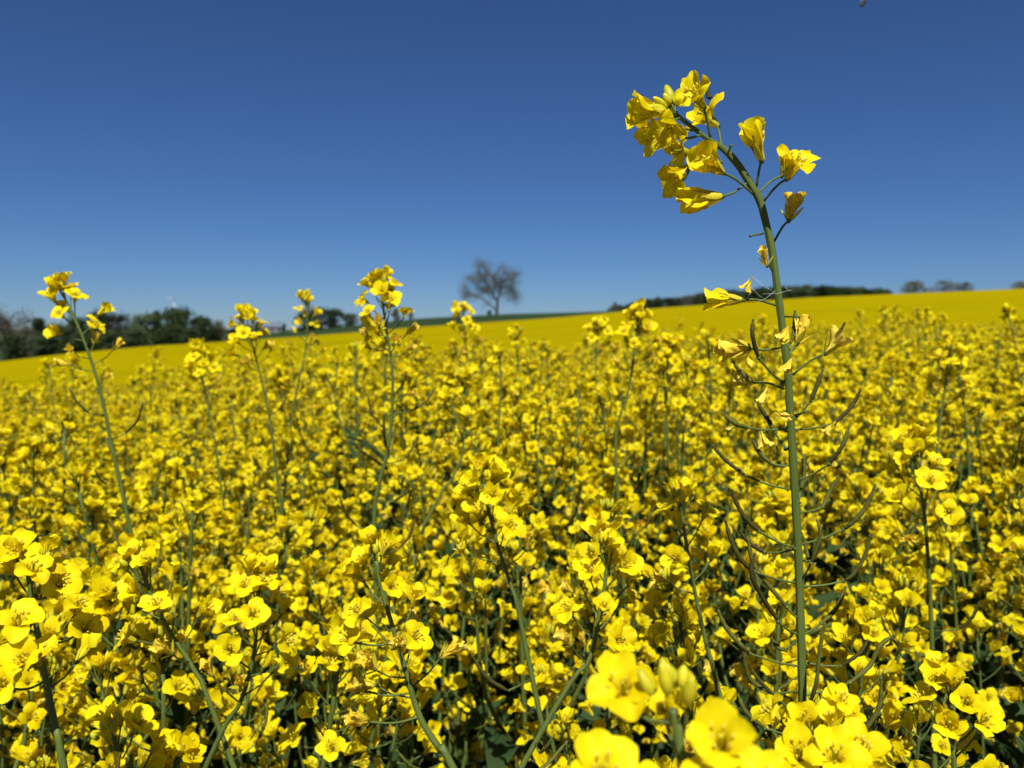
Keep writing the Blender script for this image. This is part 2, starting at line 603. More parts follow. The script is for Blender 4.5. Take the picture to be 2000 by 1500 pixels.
def leaf_mb(rng, L, W):
    """Lance-shaped rape leaf with wavy edge, arching out along +X."""
    mb = MB()
    nu, nv = 7, 4
    ph = rng.uniform(0, 6)
    arch = rng.uniform(.5, 1.4)
    vs_, fs_ = [], []
    x = z = 0.0
    for i in range(nu + 1):
        u = i / nu
        w = W * (0.45 * (1 - u) ** 2 + math.sin(math.pi * u ** 0.8) * 0.9) * (1 - u ** 5) + .0008
        el = 1.0 - arch * u * 1.3
        for j in range(nv + 1):
            v = 2 * j / nv - 1
            vs_.append((x - math.sin(el) * abs(v) * w * .25, v * w, z + abs(v) * w * .35 + .05 * W * math.sin(12 * u + ph + 2 * v) * abs(v) * 4))
        x += math.cos(el) * L / nu
        z += math.sin(el) * L / nu
    for i in range(nu):
        for j in range(nv):
            a = i * (nv + 1) + j
            fs_.append((a, a + 1, a + nv + 2, a + nv + 1))
    mb.add(vs_, fs_, M_LEAF)
    return mb


LEAVES = [leaf_mb(rngL, l, w) for l, w in ((.10, .016), (.14, .022), (.18, .032), (.22, .042))]

LIB = {}
for nm, lst in (('open', LO_OPEN), ('half', LO_HALF), ('old', LO_OLD), ('far', FAR_OPEN), ('buds', BUDS), ('pod', PODS), ('leaf', LEAVES)):
    part = {'buds': 'bud_cluster', 'pod': 'pod', 'leaf': 'leaf'}.get(nm, 'flower')
    LIB[nm] = [(mb, mb.mesh(part), part) for mb in lst]


# ------------------------------------------------------------------ raceme recipe
def path_point(P, cum, s):
    """Point and upward tangent s metres below the tip; P runs from tip downwards."""
    s = min(s, cum[-1] - 1e-6)
    for i in range(len(P) - 1):
        if cum[i + 1] >= s:
            f = (s - cum[i]) / max(1e-9, cum[i + 1] - cum[i])
            return P[i].lerp(P[i + 1], f), (P[i] - P[i + 1]).normalized()
    return P[-1].copy(), (P[-2] - P[-1]).normalized()


def cumulate(P):
    c = [0.0]
    for i in range(1, len(P)):
        c.append(c[-1] + (P[i] - P[i - 1]).length)
    return c


def raceme(rng, P, stem_mb, n_open=12, n_old=2, n_pods=4, sc=1.0, spread=1.0, pod_len=0.16, face=None):
    """Adds pedicels to stem_mb; returns [(kind, variant, matrix)]."""
    cum = cumulate(P)
    out = []
    tip, tdir = path_point(P, cum, 0)
    out.append(('buds', rng.randrange(3), frame(tip, tdir, rng.uniform(0, 6), sc * rng.uniform(.9, 1.2))))
    ang = rng.uniform(0, 6)
    upz = Vector((0, 0, 1))
    for k in range(n_open + n_old):
        ang += 2.399 + rng.uniform(-.3, .3)
        q = k / max(1, n_open + n_old - 1)
        s = (0.004 + 0.046 * q ** 1.2) * sc * spread
        p, t = path_point(P, cum, s)
        x = t.orthogonal().normalized()
        y = t.cross(x)
        out_dir = x * math.cos(ang) + y * math.sin(ang)
        inc = 0.35 + 0.95 * q + rng.uniform(-.15, .15)
        pl = (0.013 + 0.009 * min(1, q * 1.6)) * sc * rng.uniform(.85, 1.15)
        d = (t * math.cos(inc) + out_dir * math.sin(inc)).normalized()
        mid = p + d * pl * .55
        d2 = (d + upz * 0.35).normalized()
        end = mid + d2 * pl * .45
        stem_mb.tube([p, mid, end], [.0006 * sc, .00048 * sc, .0006 * sc], M_STEM, 4, False)
        old = k >= n_open
        fd = (d2 + upz * rng.uniform(.0, .5) + Vector((rng.uniform(-.55, .55), rng.uniform(-.55, .55), rng.uniform(-.5, .25)))).normalized()
        if face is not None:
            fd = (fd + face * rng.uniform(.0, .6)).normalized()
        if old:
            kind, var = 'old', rng.randrange(4)
        elif k < 3 or rng.random() < .24:
            kind, var = 'half', rng.randrange(8)
        else:
            kind, var = 'open', rng.randrange(14)
        out.append((kind, var, frame(end, fd, rng.uniform(0, 6), sc * rng.uniform(.8, 1.1))))
    s = 0.062 * sc * spread
    for k in range(n_pods):
        ang += 2.399 + rng.uniform(-.4, .4)
        s += pod_len * sc / max(1, n_pods) * rng.uniform(.6, 1.3)
        if s > cum[-1] * .9:
            break
        p, t = path_point(P, cum, s)
        out.append(('pod', rng.randrange(6), Matrix.Translation(p) @ t.to_track_quat('Z', 'X').to_matrix().to_4x4() @ Matrix.Rotation(ang, 4, 'Z') @ Matrix.Scale(sc * rng.uniform(.8, 1.1), 4)))
    return out


def plant_recipe(seed, n_branch, n_open=(13, 19), H=1.2):
    """A whole rape plant, foot at the origin, top raceme at height H."""
    rng = random.Random(seed)
    stem = MB()
    items = []
    lean = Vector((rng.uniform(-.07, .07), rng.uniform(-.07, .07), 0))
    top = Vector((lean.x, lean.y, H))
    main = smooth_path([top, Vector((lean.x * .95 + rng.uniform(-.02, .02), lean.y * .95 + rng.uniform(-.02, .02), H * .86)),
                        Vector((lean.x * .5, lean.y * .5, H * .6)), Vector((lean.x * .15, 0, H * .25)), Vector((0, 0, 0))], 4)
    cum = cumulate(main)
    stem.tube(main, [0.0013 + 0.0042 * (c / cum[-1]) ** .8 for c in cum], M_STEM, 6)
    items += raceme(rng, main, stem, rng.randint(*n_open), rng.randint(0, 2), rng.randint(1, 4), 1.12, 1.5)
    ang = rng.uniform(0, 6)
    for b in range(n_branch):
        ang += 2.0 + rng.uniform(-.5, .5)
        s = rng.uniform(.18, .50)
        p, t = path_point(main, cum, s)
        o = Vector((math.cos(ang), math.sin(ang), 0))
        reach = rng.uniform(.06, .15)
        zt = H - rng.uniform(.0, .22)
        zt = max(zt, p.z + .14)
        e = Vector((p.x, p.y, 0)) + o * reach
        e.z = zt
        mid = p.lerp(e, .5) + o * .02 - Vector((0, 0, .02))
        br = smooth_path([e, e.lerp(mid, .35) + Vector((0, 0, .012)), mid, p], 3)
        bc = cumulate(br)
        stem.tube(br, [0.001 + 0.0016 * (c / bc[-1]) for c in bc], M_STEM, 5)
        items += raceme(rng, br, stem, max(5, rng.randint(*n_open) - 3), rng.randint(0, 1), rng.randint(0, 3), 1.10, 1.35)
        # the leaf in whose axil the branch stands
        items.append(('leaf', rng.randrange(2), Matrix.Translation(p) @ Matrix.Rotation(ang + .3, 4, 'Z') @ Matrix.Scale(rng.uniform(.7, 1.1), 4)))
    for b in range(3):
        s = rng.uniform(.45, .95)
        p, t = path_point(main, cum, s)
        items.append(('leaf', 2 + rng.randrange(2), Matrix.Translation(p) @ Matrix.Rotation(rng.uniform(0, 6.28), 4, 'Z') @ Matrix.Scale(rng.uniform(.8, 1.2), 4)))
    return stem, items


# ------------------------------------------------------------------ terrain
# canopy edge seen in the photograph: (pixel x, pixel y)
EDGE = [(-400, 742), (0, 706), (100, 694), (200, 684), (300, 675), (400, 669), (610, 655), (820, 638), (1100, 619), (1290, 601), (1580, 581), (2000, 564), (2400, 548)]
GREEN = [(-400, 735), (300, 672), (420, 664), (520, 650), (610, 644), (820, 622), (1000, 613), (1100, 611), (1180, 608), (1290, 600), (2400, 552)]
D_EDGE, D_GREEN = 170.0, 265.0
CAN_DROP = 0.235                 # canopy top below the camera near by


def interp(tab, x):
    return float(np.interp(x, [a for a, _ in tab], [b for _, b in tab]))


def slope_of(tab, t):
    return (HORIZON - interp(tab, 1000 + FPX * t)) / FPX


A_PL = slope_of(EDGE, 0.0)
B_PL = (slope_of(EDGE, .64) - slope_of(EDGE, -.64)) / 1.28


def e_of(phi, tab=EDGE):
    c = math.cos(phi)
    pl = A_PL * c + B_PL * math.sin(phi)
    if c < .5:
        return pl
    tt = math.tan(phi)
    k = sstep(.95, .70, abs(tt)) if abs(tt) > .7 else 1.0
    t2 = max(-.88, min(.88, tt))
    return pl * (1 - k) + slope_of(tab, t2) * c * k


DIP_R = [0, 2.8, 3.6, 4.5, 6, 8, 10, 14, 18, 24, 30, 40, 55, 75, 110]
DIP_Z = [0, 0, .02, .065, .15, .26, .365, .57, .76, .92, .98, .98, .86, .55, 0]


def rel_canopy(phi, r):
    """Height of the crop's top relative to the camera."""
    dip = float(np.interp(r, DIP_R, DIP_Z))       # the land sags a little before it climbs
    return -CAN_DROP + (e_of(phi) + CAN_DROP / D_EDGE) * r - dip


def canopy_z(x, y):
    return CAM_Z + rel_canopy(math.atan2(x, y), math.hypot(x, y))


CROP_H = 1.22


def ground_z(x, y):
    r = math.hypot(x, y)
    phi = math.atan2(x, y)
    c = max(.5, math.cos(phi))
    re, rg = D_EDGE / c, D_GREEN / c
    ze = CAM_Z + rel_canopy(phi, re) - CROP_H
    if r <= re:
        return CAM_Z + rel_canopy(phi, r) - CROP_H
    zg = CAM_Z + e_of(phi, GREEN) * rg - .3
    if r <= rg:
        f = (r - re) / (rg - re)
        return ze + (zg - ze) * f
    d = r - rg
    return zg + (-12.0 - zg) * sstep(0, 1, d / 1500) - .02 * min(d, 200)


rs = [0, .5, 1, 2, 3.5, 5, 7, 10, 14, 20, 28, 38, 50, 65, 80, 100, 120, 140, 155, 165, 172, 180, 190, 200, 212, 225, 240, 252, 262, 270, 285, 310, 350, 420, 520, 700, 950, 1300, 1800, 2600, 3800, 5500, 8000]
NPHI = 240
mb = MB()
vs_, fs_ = [], []
for r in rs:
    for k in range(NPHI):
        ph = 2 * math.pi * k / NPHI
        x, y = r * math.sin(ph), r * math.cos(ph)
        vs_.append((x, y, ground_z(x, y)))
for i in range(len(rs) - 1):
    for k in range(NPHI):
        k2 = (k + 1) % NPHI
        fs_.append((i * NPHI + k2, i * NPHI + k, (i + 1) * NPHI + k, (i + 1) * NPHI + k2))
n_soil = sum(1 for r in rs if r <= 172) * NPHI
mb.add(vs_, [f for f in fs_ if max(f) < n_soil], M_SOIL)
mb.mats.append(M_MEADOW)
for f in fs_:
    if max(f) >= n_soil:
        mb.f.append(f)
        mb.m.append(1)
tag(mb.build('ground'), 'bare soil and far green land under the crops', None, None, 'structure')


def sheet(name, mat, rfun0, rfun1, zfun, phis, nr, skirt, power=2.0):
    mb = MB()
    vs_, fs_ = [], []
    rows = 0
    for i in range(nr + 1):
        q = (i / nr) ** power
        for ph in phis:
            r0, r1 = rfun0(ph), rfun1(ph)
            r = r0 + (r1 - r0) * q
            vs_.append((r * math.sin(ph), r * math.cos(ph), zfun(ph, r)))
        rows += 1
    for ph in phis:
        r = rfun1(ph)
        vs_.append(((r + .1) * math.sin(ph), (r + .1) * math.cos(ph), zfun(ph, r) - skirt))
    n = len(phis)
    for i in range(rows):
        for k in range(n - 1):
            fs_.append((i * n + k, i * n + k + 1, (i + 1) * n + k + 1, (i + 1) * n + k))
    mb.add(vs_, fs_, mat)
    return mb.build(name)


phis = [R(-60 + 120 * k / 160) for k in range(161)]
rngS = random.Random(3)
o = sheet('rapeseed_field', M_CANOPY, lambda p: 6.5, lambda p: D_EDGE / math.cos(p) * .995,
          lambda p, r: CAM_Z + rel_canopy(p, r) - .045 - .22 * sstep(14, 6.5, r) + .05 * math.sin(r * 3.1 + p * 40) * sstep(9, 12, r) * .5, phis, 90, 1.1, 2.2)
tag(o, 'yellow rapeseed field sloping up to the skyline', None, None, 'stuff')
o = sheet('wheat_field', M_WHEAT, lambda p: (D_EDGE + 3) / math.cos(p), lambda p: D_GREEN / math.cos(p),
          lambda p, r: ground_z(r * math.sin(p), r * math.cos(p)) + .30, [R(-30 + 40 * k / 80) for k in range(81)], 20, .3, 1)
tag(o, 'dark green young wheat field beyond the yellow crop', None, None, 'stuff')


# ------------------------------------------------------------------ the hero stalk (rape plant gone half to pod, in focus)
def make_root(name, pos, label, cat, group=None):
    o = bpy.data.objects.new(name, None)
    COL.objects.link(o)
    o.location = pos
    o.empty_display_size = .05
    return tag(o, label, cat, group)


def to_ground(pts, jitter=0.0):
    """Continue a stem from its lowest given point down to the soil."""
    a, b = pts[-2], pts[-1]
    d = (b - a).normalized()
    out, p = list(pts), b.copy()
    n = 7
    step = max(.02, (b.z - ground_z(b.x, b.y)) / n)
    for k in range(n):
        d = (d * .8 + Vector((0, 0, -.2))).normalized()
        p = p + d * (step / max(.35, -d.z))
        out.append(p.copy())
    out[-1].z = ground_z(p.x, p.y) - .01
    return out


def full_flower(root, base, M, rng, group=1, old=False, size=1.0, missing=(), open_jit=0.1, lib=HI_PETALS):
    """flower > petal (four); M in world space."""
    Ml = Matrix.Translation(-Vector(root.location)) @ M
    f = link('flower', rng.choice(OLD_CENTRES if old else HI_CENTRES), root, Ml)
    for k in range(4):
        if k in missing:
            continue
        me = rng.choice(OLD_PETALS) if old else rng.choice(lib[group])
        link('petal', me, f, Matrix.Rotation(k * math.pi / 2 + rng.uniform(-.22, .22), 4, 'Z') @ Matrix.Rotation(rng.uniform(-open_jit, open_jit), 4, 'Y') @ Matrix.Scale(rng.uniform(.92, 1.06), 4))
    return f


HD = 0.362
rngH = random.Random(5)
hero_px = [(1318, 222), (1345, 243), (1378, 268), (1412, 290), (1440, 320), (1466, 360), (1484, 392), (1497, 440), (1507, 485), (1518, 560),
           (1528, 640), (1538, 720), (1543, 800), (1549, 900), (1555, 1000), (1560, 1100), (1563, 1200), (1566, 1300), (1568, 1440)]
hero_pts = [at(x, y, HD) for x, y in hero_px]
full = to_ground(hero_pts)
hero = make_root('rapeseed_plant', full[-1], 'tall sharply focused rapeseed stalk bending over at the top, bare green pods below', 'rapeseed plant')
H0 = Vector(hero.location)
hp = smooth_path(full, 8)
hc = cumulate(hp)
hero_stem = MB()


def hero_r(c):
    return 0.0008 + 0.0009 * sstep(0, .045, c) + .0001 * sstep(.1, .3, c) + .003 * sstep(.4, 1.3, c)


hero_stem.tube([p - H0 for p in hp], [hero_r(c) * (1 + .035 * math.sin(c * 260) + .02 * math.sin(c * 611)) for c in hc], M_STEM, 30, True, .045)
hero_stem.build('stem', hero)


def hp_depth(i):
    return HD + [-.012, .010, -.004, .014, -.015, .004, .012, -.008][i % 8]


# pods: attach, joint, mids..., tip in photograph pixels
HPODS = [
    [(1529, 747), (1481, 699), (1470, 656), (1471, 623)], [(1537, 682), (1549, 656), (1552, 632), (1553, 606)],
    [(1551, 818), (1584, 783), (1595, 754), (1608, 721)], [(1536, 876), (1515, 846), (1498, 816), (1475, 780)],
    [(1535, 838), (1459, 835), (1435, 827), (1410, 807)], [(1547, 908), (1506, 905), (1485, 886), (1470, 861)],
    [(1541, 956), (1457, 929), (1419, 900), (1389, 868)], [(1553, 1071), (1481, 1037), (1457, 1014), (1439, 983), (1429, 956)],
    [(1557, 1139), (1473, 1116), (1449, 1095), (1428, 1055), (1416, 1014)], [(1556, 1072), (1492, 1079), (1463, 1060), (1444, 1036)],
    [(1560, 1207), (1537, 1186), (1487, 1125), (1469, 1092), (1460, 1049)], [(1549, 839), (1630, 827), (1663, 794), (1681, 761)],
    [(1555, 940), (1620, 906), (1646, 869), (1659, 832)], [(1558, 981), (1563, 960), (1571, 926), (1570, 900)],
    [(1557, 1001), (1607, 990), (1619, 963), (1638, 929)], [(1562, 1064), (1648, 1034), (1670, 1016), (1692, 988), (1710, 946)],
    [(1564, 1133), (1584, 1100), (1602, 1045), (1595, 1014)], [(1559, 1088), (1579, 1096), (1572, 1062), (1556, 1023)],
    [(1563, 1145), (1648, 1135), (1666, 1122), (1689, 1086), (1700, 1043)], [(1566, 1239), (1604, 1217), (1625, 1198), (1639, 1177), (1652, 1145)],
    [(1563, 1302), (1463, 1276), (1449, 1262), (1419, 1227), (1402, 1191)], [(1562, 1242), (1534, 1270), (1519, 1264), (1506, 1245)],
    [(1564, 1347), (1503, 1353), (1469, 1330), (1456, 1300), (1453, 1251)], [(1564, 1397), (1516, 1362), (1487, 1333), (1468, 1308)],
    [(1565, 1437), (1493, 1422), (1457, 1391), (1441, 1356)], [(1567, 1500), (1528, 1459), (1504, 1418), (1487, 1383), (1475, 1342)],
    [(1567, 1292), (1642, 1301), (1677, 1277), (1696, 1249)], [(1568, 1359), (1660, 1333), (1698, 1301), (1718, 1262), (1748, 1239)],
    [(1568, 1394), (1582, 1375), (1595, 1330), (1601, 1271), (1611, 1215)], [(1567, 1403), (1601, 1428), (1611, 1397), (1600, 1353)],
    [(1568, 1470), (1638, 1424), (1642, 1397), (1657, 1342)], [(1568, 1500), (1666, 1444), (1695, 1418), (1718, 1377), (1721, 1321)],
    [(1560, 1240), (1520, 1215), (1470, 1130), (1474, 1080)],
]
for i, pp in enumerate(HPODS):
    dz = hp_depth(i) - HD
    P = [at(x, y, HD + dz * min(1, k / 1.6)) - H0 for k, (x, y) in enumerate(pp)]
    mb = MB()
    mb.tube(smooth_path([P[0], P[0].lerp(P[1], .5) - Vector((0, 0, .0008)), P[1]], 3), .00052, M_STEM, 6)
    mb.tube([P[0], P[0].lerp(P[1], .5 / max(1, (P[1] - P[0]).length * 600))], [.0016, .0006], M_STEM, 8)
    mb.tube([P[1].lerp(P[0], .04), P[1], P[1].lerp(P[2], .05)], [.0007, .0011, .0008], M_STEM, 7)
    pod_mesh_pts(mb, P[1:], .00095 * rngH.uniform(.9, 1.12), n=8)
    mb.build('pod', hero)
# bare pedicel stubs
for a, b in (((1420, 305), (1428, 283)), ((1491, 456), (1465, 461)), ((1527, 618), (1561, 619)), ((1549, 812), (1579, 803)), ((1400, 300), (1410, 318))):
    mb = MB()
    pa, pb_ = at(*a, HD) - H0, at(*b, HD - .006) - H0
    mb.tube([pa, pa.lerp(pb_, .8), pb_], [.0005, .0004, .0007], M_STEM, 6)
    mb.build('pedicel', hero)

# flowers: attach, base, aim (pixels), towards/away from the camera, style, size
HFLOW = [
    ((1490, 395), (1538, 348), (1566, 292), -.010, 0, 1.0, ()), ((1482, 376), (1528, 343), (1540, 298), .012, 1, .8, (1,)),
    ((1477, 368), (1487, 313), (1474, 262), -.006, 2, 1.08, ()),
    ((1473, 381), (1411, 337), (1358, 300), -.008, 1, 1.05, ()),
    ((1461, 356), (1408, 384), (1348, 392), -.004, 2, 1.22, ()),
    ((1512, 472), (1541, 430), (1556, 380), .004, 3, .95, ()),
    ((1400, 300), (1346, 326), (1305, 352), .006, 1, 1.05, ()),
    ((1392, 275), (1352, 300), (1320, 292), .016, 0, .95, ()),
    ((1372, 263), (1321, 266), (1268, 263), -.006, 0, 1.0, ()),
    ((1360, 256), (1300, 255), (1256, 262), .012, 1, 1.0, ()),
    ((1388, 273), (1374, 207), (1345, 172), -.006, 0, 1.0, ()),
    ((1409, 287), (1401, 246), (1368, 222), .012, 0, 1.0, ()),
    ((1330, 232), (1299, 221), (1240, 210), -.008, 2, 1.05, ()),
    ((1340, 238), (1316, 236), (1290, 268), -.014, 1, .75, (2,)),
    ((1509, 530), (1498, 519), (1490, 490), -.004, 3, .62, ()),
    ((1518, 597), (1447, 586), (1380, 582), -.004, 2, 1.05, (3,)),
    ((1524, 679), (1466, 679), (1400, 684), -.006, 3, 1.08, ()),
    ((1532, 760), (1472, 747), (1430, 740), .002, 3, .72, ()),
    ((1540, 697), (1557, 670), (1570, 628), .004, 3, .9, ()),
    ((1548, 732), (1613, 690), (1634, 666), -.004, 3, .85, ()),
]
for i, (a, b, c, dd, st, sz, miss) in enumerate(HFLOW):
    pa, pb_ = at(*a, HD), at(*b, HD + dd)
    aim = at(*c, HD + dd * 1.3 + (-.006 if st in (0, 1) else 0))
    ax = (aim - pb_).normalized()
    mb = MB()
    mid = pa.lerp(pb_, .55) + Vector((0, 0, .0012 if b[1] < a[1] else -.0012))
    mb.tube([p - H0 for p in smooth_path([pa, mid, pb_], 3)], .00055, M_STEM, 6)
    mb.build('pedicel', hero)
    full_flower(hero, None, frame(pb_, ax, rngH.uniform(0, 6), sz * 1.1), rngH, min(st, 2), st == 3, missing=miss, lib=HERO_PETALS, open_jit=.22)
# young pods poking out of the withered flowers
for pts in ([(1466, 746), (1448, 728), (1431, 706)], [(1613, 690), (1630, 668), (1650, 630)], [(1346, 326), (1338, 345), (1332, 352)], [(1390, 187), (1384, 190), (1381, 168)]):
    mb = MB()
    pod_mesh_pts(mb, [at(x, y, HD - .004) - H0 for x, y in pts], .0009, n=7)
    mb.build('pod', hero)
# buds at the drooping tip
for i, (b, t, dd) in enumerate((((1312, 216), (1296, 180), -.004), ((1316, 214), (1302, 171), .003), ((1308, 218), (1283, 196), -.006), ((1310, 222), (1268, 202), .002),
                                ((1318, 214), (1321, 186), .006), ((1308, 224), (1275, 212), -.010), ((1314, 220), (1300, 196), .010))):
    pb_, pt = at(*b, HD), at(*t, HD + dd)
    d = pt - pb_
    mb = MB()
    mb.tube([at(1330, 232, HD) - H0, pb_ - H0, pb_ + d * .35 - H0], .00045, M_STEM, 5)
    mb.build('pedicel', hero)
    link('bud', BUD_HI[i % 3], hero, frame(pb_ + d * .3 - H0, d, i, d.length * .8 / .0075))

# withered petals caught on spider silk beside the hero stalk
def loose_petal(px, py, label, ax_px, n=2, s=.75, dd=-.006, seed=0):
    rng = random.Random(seed)
    p = at(px, py, HD + dd)
    root = make_root('withered_petal', p, label, 'petal', 'withered petals caught beside the pod stalk')
    ax = at(*ax_px, HD + dd) - p
    for k in range(n):
        link('petal', OLD_PETALS[(seed + k) % 6], root, frame((0, 0, 0), ax, rng.uniform(0, 6), s) @ Matrix.Rotation(rng.uniform(-.4, .4), 4, 'Y'))
    return root


loose_petal(1470, 537, 'forked withered petal hanging in mid air beside the stalk, against the sky', (1462, 575), 2, .62, seed=1)
loose_petal(1457, 692, 'small pale crumpled petal hanging under the upper withered flower', (1468, 716), 2, .5, seed=2)
loose_petal(1499, 757, 'yellow shrivelled petal tuft just below the lowest withered flower', (1490, 790), 4, .62, seed=3)
loose_petal(1512, 806, 'thin curled petal shreds touching the stalk at its bare pods', (1536, 814), 3, .6, seed=4)
loose_petal(1484, 840, 'shrivelled petal tuft hanging under the long horizontal pod', (1488, 880), 4, .62, seed=5)
loose_petal(1632, 822, 'orange dried petal clinging to the pod that points up at the right', (1606, 846), 3, .6, dd=.004, seed=6)
loose_petal(1436, 832, 'orange dried petal rag on the horizontal pod at the left', (1416, 836), 2, .4, dd=-.01, seed=7)
loose_petal(1540, 636, 'orange dried petal scrap stuck on the front of the stalk', (1534, 656), 4, .6, dd=-.008, seed=8)
loose_petal(1546, 700, 'brown dried petal scrap stuck on the stalk beneath the orange one', (1540, 718), 4, .55, dd=-.008, seed=9)
silk = MB()
for a, b in (((1470, 540), (1516, 572)), ((1466, 572), (1452, 586)), ((1478, 590), (1514, 568)), ((1490, 574), (1545, 566)), ((1466, 560), (1500, 588)), ((1533, 560), (1548, 568))):
    pa, pb_ = at(*a, HD - .004), at(*b, HD - .002)
    silk.tube([pa, pa.lerp(pb_, .5) - Vector((0, 0, .0008)), pb_], .00007, M_SILK, 3)
s_o = silk.build('spider_silk')
tag(s_o, 'fine spider silk threads strung between the stalk and a flower stem', 'spider silk')


# ------------------------------------------------------------------ other stalks one can single out
LO_KIND = {'open': 0, 'half': 2}


def stalk(seed, px, d, label, n_open=12, n_old=3, n_pods=8, sc=1.0, spread=1.0, r_top=.0011, r_low=.0019, dd=0.0, pod_len=.2, petals=True, face=True, extra=(), lean=None):
    rng = random.Random(seed)
    pts = [at(x, y, d + dd * k / max(1, len(px) - 1)) for k, (x, y) in enumerate(px)]
    pts = to_ground(pts)
    P = smooth_path(pts, 5)
    root = make_root('rapeseed_plant', pts[-1], label, 'rapeseed plant', 'rapeseed stalks standing out of the crop')
    c0 = Vector(root.location)
    cum = cumulate(P)
    stem = MB()
    stem.tube(P, [(r_top + (r_low - r_top) * sstep(0, .2, c) + .003 * sstep(.4, 1.3, c)) for c in cum], M_STEM, 8)
    items = raceme(rng, P, stem, n_open, n_old, n_pods, sc, spread, pod_len, (CAM - pts[0]).normalized() if face else None)
    for (bx, by, ax, ay, sz, st, ddd) in extra:
        b = at(bx, by, d + ddd)
        a = at(ax, ay, d + ddd - .006)
        near = min(P, key=lambda q: (q - b).length + max(0, q.z - b.z) * 2)
        stem.tube(smooth_path([near, near.lerp(b, .5) + Vector((0, 0, -.002)), b], 3), .0006, M_STEM, 5, False)
        items.append((('open', 'half', 'old')[st], rng.randrange(4), frame(b, a - b, rng.uniform(0, 6), sz)))
    T = Matrix.Translation(-c0)
    so = stem.build('stem', root)
    so.matrix_basis = T
    for kind, var, M in items:
        if kind in ('open', 'half', 'old') and petals:
            full_flower(root, None, M, rng, (0 if rng.random() < .7 else 1) if kind == 'open' else 2, kind == 'old')
        elif kind == 'buds' and petals:
            for k in range(7):
                a = k * 2.4
                rr = .0011 * k
                v = Vector((math.cos(a) * rr, math.sin(a) * rr, .006 - .0006 * k))
                link('bud', BUD_HI[k % 3], root, T @ M @ frame(v, (v.x * 90, v.y * 90, 1), k, .85))
        else:
            mbx, me, nm = LIB[kind][var]
            link(nm, me, root, T @ M)
    return root


S = stalk
S(101, [(745, 566), (751, 620), (757, 660), (766, 720), (766, 800), (757, 880), (739, 950), (731, 1010), (733, 1110)], .72, 'tall sinuous stalk with a full flower head against the sky, beside the lone tree', 15, 4, 10, 1.05, 1.1, extra=[(722, 680, 700, 660, 1, 0, 0), (790, 690, 815, 668, 1, 2, 0), (795, 770, 815, 765, .9, 2, 0), (740, 655, 735, 640, 1, 1, 0)])
S(102, [(122, 572), (140, 610), (160, 655), (180, 710), (200, 780), (216, 860), (232, 930), (250, 1015), (262, 1080)], .74, 'tall leaning stalk with a loose flower head before the dark trees and bare tree', 11, 4, 8, 1.05, 1.5, extra=[(200, 740, 225, 722, .9, 2, 0)])
S(103, [(483, 632), (495, 680), (515, 760), (530, 840), (541, 930), (556, 1050)], .98, 'stalk with a round dense flower head just under the grey roofed house', 15, 3, 6, 1.08, 1.1)
S(104, [(597, 590), (600, 640), (594, 700), (580, 760), (566, 850), (560, 930)], 1.25, 'slender stalk whose small flower tiers overlap the dark bushes', 10, 5, 4, 1.1, 1.6)
S(105, [(903, 612), (909, 660), (912, 720), (908, 800), (904, 900)], 1.25, 'slim stalk with a small flower head below the lone bare tree', 11, 4, 4, 1.05, 1.3)
S(106, [(1246, 622), (1240, 680), (1228, 760), (1206, 830), (1203, 900), (1210, 1010), (1216, 1100)], .92, 'crook-stemmed stalk with an open flower head on the skyline of the wood', 14, 5, 6, 1.05, 1.35)
S(107, [(1168, 640), (1164, 700), (1163, 790), (1160, 900)], 1.4, 'short flower head just left of the crook-stemmed stalk', 12, 2, 2, 1.05)
S(108, [(388, 692), (396, 740), (412, 820), (425, 900)], 1.2, 'bushy flower head below the wind turbine', 16, 3, 3, 1.05, 1.2)
S(109, [(1308, 676), (1304, 740), (1300, 820), (1295, 920)], 1.2, 'wide flower head beside the crook-stemmed stalk, toward the tall pod stalk', 16, 3, 3, 1.1, 1.2)
S(110, [(1786, 890), (1793, 930), (1805, 1000), (1813, 1100), (1818, 1200), (1822, 1330)], .56, 'pale straight stalk with large flowers, next on the side of the tall pod stalk', 11, 2, 9, 1.05, 1.2)
S(111, [(1855, 690), (1848, 740), (1838, 810), (1830, 880)], .95, 'flower head standing above the straight pale stalk near the two domed trees', 13, 2, 3, 1.0, 1.2)
S(112, [(1315, 1385), (1322, 1430), (1330, 1480), (1338, 1540)], .185, 'very near blurred flower head with fat buds at the bottom of the picture', 0, 0, 0, .92, .9, extra=[(1222, 1372, 1212, 1332, .92, 0, .01), (1408, 1472, 1410, 1434, .92, 0, -.004), (1322, 1380, 1326, 1340, .8, 1, .03), (1172, 1530, 1180, 1490, .92, 0, -.004), (1262, 1570, 1245, 1530, .8, 0, -.004), (1395, 1570, 1390, 1520, .85, 0, -.01), (1490, 1545, 1500, 1505, .8, 0, .0), (1300, 1300 + 100, 1290, 1350, .55, 1, .02)])
S(113, [(55, 1115), (62, 1170), (74, 1240), (90, 1330), (108, 1420), (126, 1510)], .35, 'large flower head at the left edge with petals in each other\'s shade', 10, 0, 8, .88, 1.2, r_low=.0026, extra=[(36, 1232, 40, 1190, 1.0, 0, -.015), (60, 1300, 40, 1285, 1.0, 0, -.02), (30, 1090, 30, 1050, 1.0, 0, .0), (110, 1150, 128, 1125, 1.0, 0, .01), (160, 1235, 180, 1215, .9, 0, .01), (15, 1345, 0, 1335, 1, 0, -.01)])
